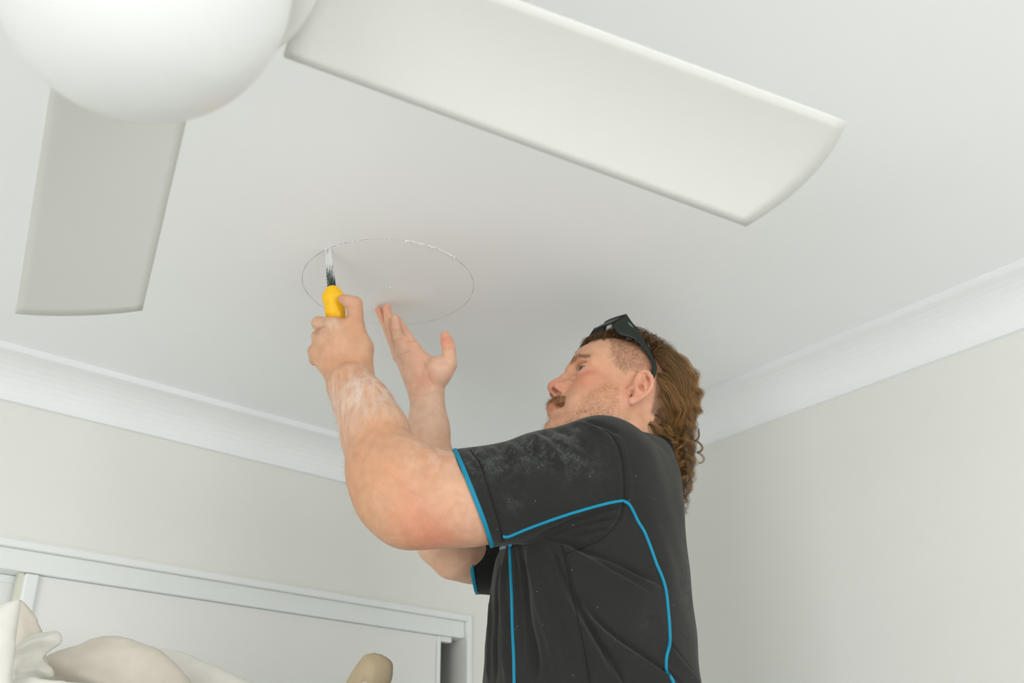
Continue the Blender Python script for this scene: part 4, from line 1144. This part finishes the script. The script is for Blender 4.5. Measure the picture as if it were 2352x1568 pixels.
# cuff edging: cord following each sleeve opening
def rim_line(c, nrm, r0, hi_, n=96):
    """closed loop: shirt surface met by rays in the cuff plane"""
    nrm = nrm/np.linalg.norm(nrm); c = np.asarray(c)-nrm*0.0015
    a = np.cross(nrm, [0, 0, 1.0]); a /= np.linalg.norm(a); b_ = np.cross(nrm, a); out = []
    for k in range(n):
        t = 2*math.pi*k/n; d = a*math.cos(t)+b_*math.sin(t)
        h = bs2.ray_cast(Vector(c+d*0.16), Vector(-d), .16)
        rr = np.linalg.norm(np.array(h[0])-c) if h[0] is not None else r0
        out.append(min(max(rr, r0*.86), r0*hi_))
    out = np.array(out)
    for _ in range(3): out = (np.roll(out, 1)+2*out+np.roll(out, -1))/4
    return np.array([c+(a*math.cos(2*math.pi*k/n)+b_*math.sin(2*math.pi*k/n))*out[k] for k in range(n)])
for c, nr, r0, hi_ in ((CN, nN, px2m(113, 1.4735), 1.05), (CF, nF, px2m(69, 1.73), 1.25)):
    L = rim_line(c, nr, r0, hi_)
    # flat ribbon edging
    nr = nr/np.linalg.norm(nr); cc = L.mean(0); V = []; F = []; n_ = len(L)
    for k in range(n_):
        d = L[k]-c; d -= nr*(d@nr); d /= np.linalg.norm(d)
        for (o1, o2) in ((.0012, -.0050), (.0018, -.0040), (.0020, .0000), (.0010, .0012), (-.0016, .0008), (-.0016, -.005)):
            V.append(L[k]+d*o1+nr*o2)
    for k in range(n_):
        j = (k+1) % n_
        for q in range(6): F.append((k*6+q, k*6+(q+1) % 6, j*6+(q+1) % 6, j*6+q))
    o = MB().add(V, F).obj('cuff_edging', M['cyan'], smooth=True); o.parent = shirt
# collar: rib band standing round the neck
cc = P(1443, 1040, 1.673); up_ = w2h(P(0,0,1))*0; axn = (P(1434, 985, 1.687)-P(1446, 1052, 1.672)); axn /= np.linalg.norm(axn)
a = np.cross(axn, FBW); a /= np.linalg.norm(a); b_ = np.cross(a, axn)
V = []; F = []; n_ = 72
for k in range(n_):
    t = 2*math.pi*k/n_; d = a*math.cos(t)*1.0+b_*math.sin(t)*1.04
    for (ro, ho) in ((.0645, -.022), (.0640, .000), (.0645, .012), (.0665, .013), (.0680, .008), (.0695, -.001), (.0705, -.009)):
        V.append(cc+d*ro+axn*(ho+.004*math.sin(t*1)))
K7 = 7
for k in range(n_):
    j = (k+1) % n_
    for q in range(K7-1): F.append((k*K7+q, k*K7+q+1, j*K7+q+1, j*K7+q))
o = MB().add(V, F).obj('collar', M['collar'], smooth=True); o.parent = shirt
# chest emblem, partly under the raised arm
L, N = surf_line([(1140,1268),(1152,1262),(1164,1259)], 12, bs2)
mb = MB()
for k in range(len(L)-1):
    t = (L[k+1]-L[k]); upv = np.array([0, 0, 1.0]); hgt = [.004, .006, .0035][k % 3]
    a0 = L[k]+N[k]*.0009
    mb.add([a0, a0+t*.6, a0+t*.6+upv*hgt, a0+upv*hgt], [(0, 1, 2, 3)])
o = mb.obj('emblem', mat('pale_blue_print', (0.35, 0.55, 0.75), 0.7, 0.2)); o.parent = shirt; o['label'] = 'pale blue printed chest emblem'

# ------------------------------------------------------------------ eyes
for sg, nme in ((1, 'eye'), (-1, 'eye')):
    c = h2w(np.array([EB[0], EB[1]*sg, EB[2]]))
    gaze = RH @ np.array([.89, .44, .08]); gaze /= np.linalg.norm(gaze)
    mb = MB(); a = np.cross(gaze, [0, 0, 1.]); a /= np.linalg.norm(a); b_ = np.cross(a, gaze)
    def sph(mb, r, t0, t1, n=32, m_=16, sq=1.0):
        V = []; F = []
        for i in range(m_+1):
            t = t0+(t1-t0)*i/m_
            for j in range(n):
                p = 2*math.pi*j/n; V.append(c+gaze*r*math.cos(t)*sq+(a*math.cos(p)+b_*math.sin(p))*r*math.sin(t))
        for i in range(m_):
            for j in range(n): F.append((i*n+j, i*n+(j+1) % n, (i+1)*n+(j+1) % n, (i+1)*n+j))
        return mb.add(V, F)
    e = keep(sph(mb, .0121*HS, 0.001, math.pi-.001).obj('eyeball', M['eye'], smooth=True), man)
    o = sph(MB(), .0124*HS, 0.001, .48, m_=6).obj('iris', M['iris'], smooth=True); o.parent = e
    o = sph(MB(), .0126*HS, 0.001, .19, m_=4).obj('pupil', M['pupil'], smooth=True); o.parent = e

# ------------------------------------------------------------------ hair
def strands(name, Pn, rad, cols, parent, label=None, tip=0.35):
    """Pn (n,k,3) world points, rad (n,), cols (n,k,3): every strand a thin three-sided tapering tube; lists = several groups"""
    if not isinstance(Pn, list): Pn, rad, cols = [Pn], [rad], [cols]
    Vl_, Fl_, Cl_, nv = [], [], [], 0
    for P_, r_, c_ in zip(Pn, rad, cols):
        n, k, _ = P_.shape
        T = np.gradient(P_, axis=1); T /= np.linalg.norm(T, axis=2)[..., None]+1e-12
        ref = rng.normal(size=(n, 1, 3)); N = np.cross(T, ref); N /= np.linalg.norm(N, axis=2)[..., None]+1e-12; B = np.cross(T, N)
        tp = (1-(1-tip)*np.linspace(0, 1, k)**2)[None, :, None]
        V = np.stack([P_+(N*math.cos(a)+B*math.sin(a))*r_[:, None, None]*tp for a in (0, 2.0944, 4.18879)], 2)
        Vl_.append(V.reshape(-1, 3)); Cl_.append(np.repeat(c_.reshape(n, k, 1, 3), 3, 2).reshape(-1, 3))
        base = (np.arange(n)[:, None]*k+np.arange(k-1)[None, :])*3+nv
        Fl_.append(np.concatenate([np.stack([base+q, base+(q+1) % 3, base+3+(q+1) % 3, base+3+q], -1).reshape(-1, 4) for q in range(3)]))
        nv += n*k*3
    V = np.concatenate(Vl_); F = np.concatenate(Fl_); C = np.concatenate(Cl_)
    me = bpy.data.meshes.new(name)
    me.vertices.add(len(V)); me.vertices.foreach_set('co', V.astype(np.float32).ravel())
    me.loops.add(F.size); me.loops.foreach_set('vertex_index', F.astype(np.int32).ravel())
    me.polygons.add(len(F)); me.polygons.foreach_set('loop_start', np.arange(0, F.size, 4, dtype=np.int32))
    me.update(calc_edges=True)
    set_attr(me, 'tone', C)
    o = keep(link(name, me, M['hair']), parent)
    if label: o['label'] = label
    return o
bh = BVHTree.FromPolygons([tuple(v) for v in HEADL], [tuple(map(int, f)) for f in Fq_h], epsilon=0)
def pick(mask, n):
    idx = np.where(mask)[0]; return rng.choice(idx, n, replace=len(idx) < n)
def short(name, mask, n, length, k=5, lean=(0, 0, 0), curl=.3, lift=.35, rad=.00011, c0=(.2, .1, .04), c1=(.5, .3, .14), label=None, ln_fn=None):
    idx = pick(mask, n) if mask.dtype == bool else rng.choice(len(mask), n, p=mask/mask.sum()); p0 = L0[idx]+rng.normal(0, .0006, (n, 3)); nrm = Nh[idx]
    ln = length*(0.6+0.8*rng.random(n))
    if ln_fn is not None: ln = ln*ln_fn(p0)
    lean_ = np.array(lean(p0) if callable(lean) else np.tile(lean, (n, 1)), float)
    lean_ = lean_-nrm*(lean_*nrm).sum(1)[:, None]; lean_ /= np.linalg.norm(lean_, axis=1)[:, None]+1e-9
    d = nrm*lift+lean_+rng.normal(0, curl, (n, 3)); d /= np.linalg.norm(d, axis=1)[:, None]
    bend = rng.normal(0, curl*1.4, (n, 3)); pts = [p0-nrm*.0006]
    for i in range(1, k):
        dd = d+bend*(i/k); dd += nrm*np.clip(.10-(dd*nrm).sum(1), 0, 1)[:, None]; dd /= np.linalg.norm(dd, axis=1)[:, None]
        pts.append(pts[-1]+dd*(ln/(k-1))[:, None])
    Pn = np.stack(pts, 1); f = rng.random((n, 1, 1))
    cols = (np.array(c0)*(1-f)+np.array(c1)*f)*np.ones((n, k, 1))
    return strands(name, h2w(Pn), np.full(n, rad)*(0.8+.4*rng.random(n)), cols, man, label)
L0 = HEADL
ay = np.abs(L0[:, 1])
fw_ = smooth_np(fade_m.astype(float)[:, None], Fq_h, 30)[:, 0]**1.5*(~earbox)
short('faded_side_hair', fw_, 9500, .0056, 4, lambda p: np.tile((-.3, 0, -1), (len(p), 1)), .26, .30, .00007, (.13, .07, .03), (.42, .26, .14), 'clipped reddish-brown hair above the ear')
BEARD = [(1300,990),(1322,950),(1345,905),(1385,880),(1415,868),(1428,880),(1422,905),(1432,930),(1430,965),(1400,1000),(1350,1000)]
bm = inpoly(px_, py_, BEARD) & (L0[:, 2] < .0) & (L0[:, 0] > .0) & ~earbox & (ay > .02)
short('beard_stubble', bm, 5200, .0072, 6, lambda p: np.tile((.25, 0, -1), (len(p), 1)), .60, .25, .000065, (.28, .12, .04), (.56, .30, .14), 'patchy short ginger beard')
cm = (L0[:, 2] < -.062) & (L0[:, 0] > .055) & (L0[:, 2] > -.11)
short('chin_stubble', cm, 2200, .007, 5, (.2, 0, -1), .5, .3, .00007, (.30, .14, .055), (.56, .32, .15), 'ginger stubble on the chin')
mm = (L0[:, 0] > .083) & (ay < .030) & (L0[:, 2] < -.0235-.35*np.clip(ay-.008, 0, 1)) & (L0[:, 2] > -.0375-.36*ay) & (Nh[:, 0] > .1)
mm |= (ay > .019) & (ay < .031) & (L0[:, 2] < -.034) & (L0[:, 2] > -.052) & (L0[:, 0] > .080)
short('moustache', mm, 2200, .0080, 6, lambda p: np.c_[np.zeros(len(p))+.35, np.sign(p[:, 1])*(.2+16*np.abs(p[:, 1])), -np.ones(len(p))], .22, .45, .00009, (.20, .10, .03), (.56, .36, .15), 'ginger-brown moustache')
bw = (L0[:, 0] > .060) & (ay > .010) & (ay < .052) & (np.abs(L0[:, 2]-(.0445+.10*np.clip(ay-.010, 0, .02)-.25*np.clip(ay-.036, 0, 1))) < .0050-.05*np.clip(ay-.02, 0, 1))
short('eyebrows', bw, 1000, .0070, 5, lambda p: np.c_[-.3+0*p[:, 0], np.sign(p[:, 1]), .25+0*p[:, 0]], .14, .25, .00009, (.20, .10, .04), (.46, .28, .14), 'light brown eyebrows')
# eyelashes
for sg in (1, -1):
    lp = []
    for k in range(34):
        t = k/33; p = np.array([.0872-.012*(t-.35)**2*3, (.0215+.0245*t)*sg, .0305-.010*abs(t-.4)**1.6-.002*t])
        d = np.array([1, .5*sg*(t-.2), .25+.2*rng.random()]); d /= np.linalg.norm(d)
        lp.append([p+d*s_*.0065+np.array([0, 0, .0015*s_*s_]) for s_ in np.linspace(0, 1, 5)])
    lp = np.array(lp); strands('eyelashes', h2w(lp), np.full(len(lp), .00011), np.full((len(lp), 5, 3), (.10, .05, .02)), man)

# long curls
ATT = HP(1560, 1100, -.005)
EC = np.array([-.006, 0, .053]); ER = np.array([.095, .076, .083])
def hair_mass(layers):
    allS = []; allC = []; allR = []
    G = GL/np.linalg.norm(GL)
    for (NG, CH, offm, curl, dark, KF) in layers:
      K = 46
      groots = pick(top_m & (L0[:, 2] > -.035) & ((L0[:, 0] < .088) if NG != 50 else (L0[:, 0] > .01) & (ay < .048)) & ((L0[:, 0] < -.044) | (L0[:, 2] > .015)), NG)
      for gi in groots:
        K = 46; root = L0[gi].copy(); nr = Nh[gi]
        front = float(np.clip((root[0]-.030)/.045, 0, 1)); back = float(np.clip((.0-root[0])/.09, 0, 1))
        off = (.004+offm*(.6+.6*rng.random()))*(1-.45*front)*(1-.45*np.clip((abs(root[1])-.035)/.03, 0, 1)*(root[0] > -.035))
        ln = (.212+.050*rng.random())*(1-.78*front)*(1-.10*back)
        if root[2] < .02: ln *= .72
        d = nr*.6+np.array([-1.0, 0, .05])+rng.normal(0, .18, 3); d /= np.linalg.norm(d)
        p = root.copy(); path = [p.copy()]; st = ln/(K-1)
        Rn = ER+off
        for i in range(K-1):
            s = i/(K-1)
            q = (p-EC)/Rn; inside = np.linalg.norm(q)
            av = ATT-p
            tgt = G*1.0+np.array([av[0], av[1]*.5, 0])*9.0*(s > .25)
            if inside < 1.10:
                n_ = q/Rn; n_ /= np.linalg.norm(n_)
                back_t = np.array([-1, 0, -.15]); tgt = back_t-n_*(back_t@n_)+(G-n_*(G@n_))*.9*(1-front)+n_*(.5 if inside < .96 else -.15)
            tgt /= np.linalg.norm(tgt)
            d = d*.70+tgt*.30+rng.normal(0, .035, 3); d /= np.linalg.norm(d)
            p = p+d*st
            q = (p-EC)/(ER+.003); m_ = np.linalg.norm(q)
            if m_ < 1: p = EC+(p-EC)/m_
            if p[2] < .02:
                if p[0] > -.050 and abs(p[1]) < .080: p[0] = p[0]*.6+(-.052)*.4
                p[1] *= .990
            path.append(p.copy())
        path = np.array(path); s = np.linspace(0, 1, K)
        for _ in range(2): path[1:-1] = (path[:-2]+2*path[1:-1]+path[2:])/4
        path = spline(path, KF); K = KF; s = np.linspace(0, 1, K)
        T = np.gradient(path, axis=0); T /= np.linalg.norm(T, axis=1)[:, None]
        u = np.cross(T, [0.3, 1, .1]); u /= np.linalg.norm(u, axis=1)[:, None]; v = np.cross(T, u)
        wl = .020+.008*rng.random(); ph = rng.random()*6.28; sgn = rng.choice([-1, 1])
        arc = s*ln; amp = (.0010+curl*np.clip((s-.22)/.4, 0, 1)**1.1)*(1-.45*np.clip((s-.85)/.15, 0, 1))*(.8+.4*rng.random())
        if front > .4: amp = .0016+.0042*s; wl = .015
        phase = sgn*2*math.pi*np.cumsum(np.r_[0, np.diff(arc)]/(wl*(1.5-.6*s)))+ph
        rr = np.sqrt(rng.random(CH)); aa = rng.random(CH)*6.28
        cl = (.0090*(1-s)**1.1+.0021)*(1-.5*(s**6))*np.clip(s*9+.25, 0, 1)
        o1 = (rr*np.cos(aa))[:, None]*cl[None]; o2 = (rr*np.sin(aa))[:, None]*cl[None]
        fz = (.0004+.0010*s)*(1+2.5*(rng.random((CH, 1)) > .93))
        fr1 = np.cumsum(rng.normal(0, 1, (CH, K)), 1)*fz*.15*(46/K)**.5; fr2 = np.cumsum(rng.normal(0, 1, (CH, K)), 1)*fz*.15*(46/K)**.5
        dph = rng.normal(0, .30, CH)[:, None]*np.ones(K)
        hx = u[None]*np.cos(phase[None]+dph)[..., None]+v[None]*np.sin(phase[None]+dph)[..., None]
        Pn = path[None]+hx*amp[None, :, None]*(1+.10*rng.normal(0, 1, CH))[:, None, None]+u[None]*(o1+fr1)[..., None]+v[None]*(o2+fr2)[..., None]
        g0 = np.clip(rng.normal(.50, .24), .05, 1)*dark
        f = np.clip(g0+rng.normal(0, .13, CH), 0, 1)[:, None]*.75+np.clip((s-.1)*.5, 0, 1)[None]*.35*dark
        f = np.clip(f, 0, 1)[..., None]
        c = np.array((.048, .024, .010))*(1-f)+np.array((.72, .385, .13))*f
        allS.append(Pn); allC.append(c); allR.append(.00013*(.8+.5*rng.random(CH)))
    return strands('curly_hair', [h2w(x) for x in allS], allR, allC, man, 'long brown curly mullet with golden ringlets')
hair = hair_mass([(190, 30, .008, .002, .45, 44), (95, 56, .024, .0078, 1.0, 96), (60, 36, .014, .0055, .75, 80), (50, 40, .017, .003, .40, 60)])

# loose ringlet hanging free at the back
g = spline([HP(1606, 985, -.01), HP(1602, 1008, -.01), HP(1607, 1030, -.012), HP(1610, 1050, -.012), HP(1613, 1068, -.012)], 70)
s = np.linspace(0, 1, 70); S = []; C = []
for q in range(26):
    ph = s*2*math.pi*3.1+rng.normal(0, .12); am = .0054*np.clip(s*3, 0.2, 1)*(1+.08*rng.normal())
    x = g+np.c_[np.cos(ph)*am, np.sin(ph)*am, np.zeros(70)]+rng.normal(0, .0008, 3)+np.cumsum(rng.normal(0, .00012, (70, 3)), 0)
    S.append(x); C.append(np.tile(np.array((.30, .155, .055))*(.6+.6*rng.random()), (70, 1)))
strands('loose_ringlet', h2w(np.array(S)), np.full(26, .00015), np.array(C), man)

# arm hair along the near forearm outline
na_i = np.where((pa[:, 1] > 905) & (pa[:, 1] < 1250) & (pa[:, 0] < 1030))[0]
NaN = tri_normals(Va, Fq_a); idx = rng.choice(na_i, 1500); p0 = Va[idx]; nrm = NaN[idx]
dirn = (P(893, 1088, 1.48)-P(807, 886, 1.585)); dirn = -dirn/np.linalg.norm(dirn)
S = []; ln = .006+.007*rng.random(1500)
dd = nrm*.35+dirn*.6+rng.normal(0, .35, (1500, 3)); dd /= np.linalg.norm(dd, axis=1)[:, None]
Sx = np.stack([p0+dd*(ln*t)[:, None]-nrm*(ln*t*t*.12)[:, None] for t in np.linspace(0, 1, 4)], 1)
strands('arm_hair', Sx, np.full(1500, .00006), np.tile(np.array((.55, .40, .25)), (1500, 4, 1)), man)

# ------------------------------------------------------------------ sunglasses pushed up on the head
NGp = HP(1439, 724, .071); EGp = HP(1504, 862, .083)
gf = NGp-EGp; gf[1] = 0; GLn = np.linalg.norm(gf); gf /= GLn
gu = np.cross(gf, [0, 1, 0.]); gu /= np.linalg.norm(gu)
if (gu @ (HP(1405, 745, .071)-NGp)) > 0: gu = -gu
sg_loc = h2w(NGp*np.array([1, 0, 1]))
shades = empty('sunglasses', sg_loc, 'black wraparound sunglasses pushed up on top of the man\'s head', 'sunglasses')
def gp(f, l, u): # glasses frame -> head frame
    return np.array([NGp[0], 0, NGp[2]])+gf*(f+.36*min(u, 0))+np.array([0, l, 0])+gu*u
def sheet(fn, nu, nv, name, m, th=.0022, parent=None):
    V = []; F = []
    for i in range(nu+1):
        for j in range(nv+1): V.append(h2w(fn(i/nu, j/nv)))
    for i in range(nu):
        for j in range(nv): a = i*(nv+1)+j; F.append((a, a+1, a+nv+2, a+nv+1))
    o = MB().add(V, F).obj(name, m, smooth=True); o.parent = parent or shades; o.matrix_parent_inverse = Matrix.Translation(-Vector(sg_loc)) if parent is None else Matrix.Identity(4)
    s_ = o.modifiers.new('s', 'SOLIDIFY'); s_.thickness = th; s_.offset = 0
    return o
W_ = .071
def fx(l): return .030*(1-(abs(l)/W_)**1.15)
LH = .040
def low(l):
    q = abs(l)/W_
    return -LH*(0.82+.18*math.sin(math.pi*min(1, q*1.05)))+(.005*math.exp(-(l/.011)**2))
def frame_top(u, v):
    l = (u*2-1)*W_; return gp(fx(l)+.0008, l, -.0055*v+.0008)
sheet(frame_top, 60, 3, 'brow_bar', M['shades'], .0040)
def lens(sg):
    def f(u, v):
        l = sg*(.0005+(W_-.0035)*u); return gp(fx(l), l, -.004+(low(l)+.004)*v)
    return f
for sg in (1, -1):
    sheet(lens(sg), 26, 12, 'lens', M['lens'], .0018)
    def rimf(u, v, sg=sg):
        l = sg*(.0002+(W_-.0012)*u); return gp(fx(l)+.0004, l, low(l)-.002+.0035*v)
    sheet(rimf, 30, 2, 'lower_rim', M['shades'], .0030)
    # wide side shield narrowing to the temple arm and its hooked tip; edges read off where the arm stands
    topx = [(1439,723.5),(1449,738),(1460,753),(1472,770),(1483,788),(1491,802),(1498,816),(1503.5,830),(1506.5,843),(1506,855),(1502,868)]
    lowx = [(1405,745),(1416,761),(1427,770),(1442,774),(1456,779),(1469,791),(1481,807),(1490,821),(1496.5,835),(1497.5,848),(1494,864)]
    yy = np.linspace(.0715, .081, 11)
    tp_ = spline([HP(x, y, q) for (x, y), q in zip(topx, yy)], 41); lw_ = spline([HP(x, y, q) for (x, y), q in zip(lowx, yy)], 41)
    def arm_(u, v, sg=sg, tp_=tp_, lw_=lw_):
        i = min(40, int(round(u*40))); p = tp_[i]*(1-v)+lw_[i]*v; b_ = .0015*math.sin(math.pi*v)
        return np.array([p[0], (p[1]+b_)*sg, p[2]])
    tm = sheet(arm_, 40, 4, 'temple', M['shades'], .0030)
    tm.modifiers['s'].offset = 0
    if sg == 1:
        mb = MB()
        for k in range(6):
            x, y = 1442.5+1.7*k, 741.5+1.9*k; hh = [2.6, 3.2, 2.4, 3.4, 2.8, 3.2][k]
            c4 = [(x, y), (x+.9, y+1.0), (x+.9+hh*.8, y+1.0-hh*.5), (x+hh*.8, y-hh*.5)]
            mb.add([h2w(HP(a_, b2, .0755)) for a_, b2 in c4], [(0, 1, 2, 3)])
        o = mb.obj('temple_print', M['mark']); o.parent = tm; o['label'] = 'tiny pale lettering on the temple'

# ------------------------------------------------------------------ drywall saw
saw = empty('drywall_saw', P(770, 735, 1.642), 'small drywall saw with yellow handle held in his raised fist, blade in the ceiling', 'saw')
hp_ = [(764, 672, 1.648, 16), (765, 682, 1.646, 22), (767, 698, 1.645, 20), (770, 716, 1.644, 21.5), (775, 745, 1.644, 19), (781, 790, 1.642, 18), (786, 830, 1.640, 18)]
pts = np.array([P(x, y, d) for x, y, d, r in hp_]); Fw_ = Field(pts.min(0)-.045, pts.max(0)+.045, .0012)
Fw_.poly(pts, [px2m(r, 1.645) for *_, r in hp_], .006)
Fw_.cone(P(750, 682, 1.645), P(782, 680, 1.645), px2m(9, 1.645), px2m(9, 1.645), .006)
Fw_.ell(P(764, 668, 1.648), (.0105, .0105, .007), .004)
Vw, Fqw = Fw_.mesh(2)
yel = mat('yellow_plastic', (0.93, 0.52, 0.004), 0.45, 0.4); nzz = noise(yel, 90, 5); rz = ramp(yel, nzz.outputs[0], [(0.60, (0.93, 0.52, 0.004)), (0.82, (0.93, 0.72, 0.35))]); lk(yel, rz.outputs[0], bsdf(yel).inputs['Base Color'])
o = keep(link('handle', mesh_np('handle', Vw, Fqw), yel), saw); o['label'] = 'yellow plastic handle dusted with plaster'
bl = mat('blur_paled_saw_blade', (0.10, 0.12, 0.11), 0.45, 0.4, 0.6)
nb_ = noise(bl, 120, 6, sc3=(3.0, 3.0, 0.35), rough=.7)
tc = nn(bl, 'ShaderNodeTexCoord'); sx = nn(bl, 'ShaderNodeSeparateXYZ'); lk(bl, tc.outputs['Object'], sx.inputs[0])
hh = nn(bl, 'ShaderNodeMapRange'); lk(bl, sx.outputs[2], hh.inputs[0]); hh.inputs[1].default_value = P(764, 640, 1.66)[2]; hh.inputs[2].default_value = P(757, 600, 1.675)[2]
fac = math_(bl, 'ADD', nb_.outputs[0], math_(bl, 'MULTIPLY', hh.outputs[0], .30))
rb = ramp(bl, fac, [(0.50, (0.035, 0.05, 0.04)), (0.60, (0.20, 0.23, 0.21)), (0.74, (0.62, 0.63, 0.61))])  # paler towards the tip: bright motion blur painted into the colour
lk(bl, rb.outputs[0], bsdf(bl).inputs['Base Color'])
rm = ramp(bl, fac, [(0.5, (.7,)*3), (0.75, (0.0,)*3)]); lk(bl, rm.outputs[0], bsdf(bl).inputs['Metallic'])
# flat blade with set teeth along its left edge, tip through the sheet
base_d, top_d = 1.650, None
v0 = ray(754, 571); top_d = H/v0[2]
n_t = 26; ringF = []
for i in range(n_t+1):
    t = i/n_t; y = 668+(571-668)*t; d = base_d+(top_d-base_d)*t
    xl = 753.5+(746.5-753.5)*t; xr_ = 773+(760-773)*t
    if i % 2: xl -= 1.6
    ringF.append((P(xl, y, d), P(xr_, y, d)))
up_e = (ringF[-1][0]-ringF[-2][0]); up_e = up_e/up_e[2]*.009
nB_ = np.cross(ringF[0][1]-ringF[0][0], up_e); nB_ /= np.linalg.norm(nB_)
mb = MB(); V = []; F = []
rows = ringF+[(ringF[-1][0]+up_e, ringF[-1][1]+up_e)]
for a_, b2 in rows: V += [a_-nB_*.0004, b2-nB_*.0003, b2+nB_*.0003, a_+nB_*.0004]
for i in range(len(rows)-1):
    for q in range(4): F.append((i*4+q, i*4+(q+1) % 4, i*4+4+(q+1) % 4, i*4+4+q))
F += [(0, 3, 2, 1), tuple(len(V)-4+i for i in range(4))]
o = keep(mb.add(V, F).obj('blade', bl), saw); o['label'] = 'toothed steel blade with bright motion blur painted towards its tip'

# ------------------------------------------------------------------ below the picture: trousers, boots, step platform
Fl = Field((T0[0]-.30, T0[1]-.30, FEET+.05), (T0[0]+.30, T0[1]+.30, T0[2]-.36), .010)
hz0 = T0[2]-.48
for sg in (1, -1):
    Fl.poly([tw(0, .085*sg, -.42), tw(.0, .095*sg, FEET+.95-T0[2])], [.120, .105], .04)
    Fl.poly([tw(0, .095*sg, FEET+.95-T0[2]), tw(.02, .115*sg, FEET+.52-T0[2]), tw(-.02, .125*sg, FEET+.14-T0[2])], [.100, .070, .062], .03)
Fl.cone(tw(0, -.09, -.46), tw(0, .09, -.46), .135, .135, .04)
Vl, Fql = Fl.mesh(2)
keep(link('trousers', mesh_np('trousers', Vl, Fql), M['trousers']), man)
for sg in (1, -1):
    Fo = Field(tw(-.22, -.02, 0)-np.array([.25, .25, 0])+np.array([0, 0, FEET-T0[2]-.0+0])-np.array([0, 0, .01]), tw(.22, .02, 0)+np.array([.25, .25, FEET-T0[2]+.22]), .006)
    zf = FEET-T0[2]
    Fo.cone(tw(-.02, .125*sg, zf+.17), tw(-.03, .125*sg, zf+.06), .052, .048, .02)
    Fo.poly([tw(-.05, .125*sg, zf+.045), tw(.08, .135*sg, zf+.042), tw(.16, .140*sg, zf+.036)], [.043, .043, .034], .02)
    Fo.D = np.maximum(Fo.D, (FEET-Fo.ax[2])[None, None, :])
    Vo, Fqo = Fo.mesh(1); Vo[:, 2] = np.maximum(Vo[:, 2], FEET)
    keep(link('boot', mesh_np('boot', Vo, Fqo), M['boot']), man)
st = empty('step_platform', (T0[0], T0[1], 0), 'grey metal step platform the man stands on, below the picture', 'step platform')
def sbox(name, f0, f1, l0, l1, z0, z1, m='step'):
    ring = [tw(f0, l0, 0), tw(f1, l0, 0), tw(f1, l1, 0), tw(f0, l1, 0)]
    return keep(MB().prism([(*q[:2], z0) for q in ring], [(*q[:2], z1) for q in ring]).obj(name, M[m], bevel=.004), st)
sbox('deck', -.24, .28, -.38, .38, FEET-.045, FEET-.0005)
for f in (-.21, .22):
    for l in (-.35, .32): sbox('leg', f, f+.03, l, l+.03, 0.0, FEET-.045)
for l in (-.342, .328): sbox('rail', -.18, .22, l, l+.014, .14, .17)
bpy.context.view_layer.update()
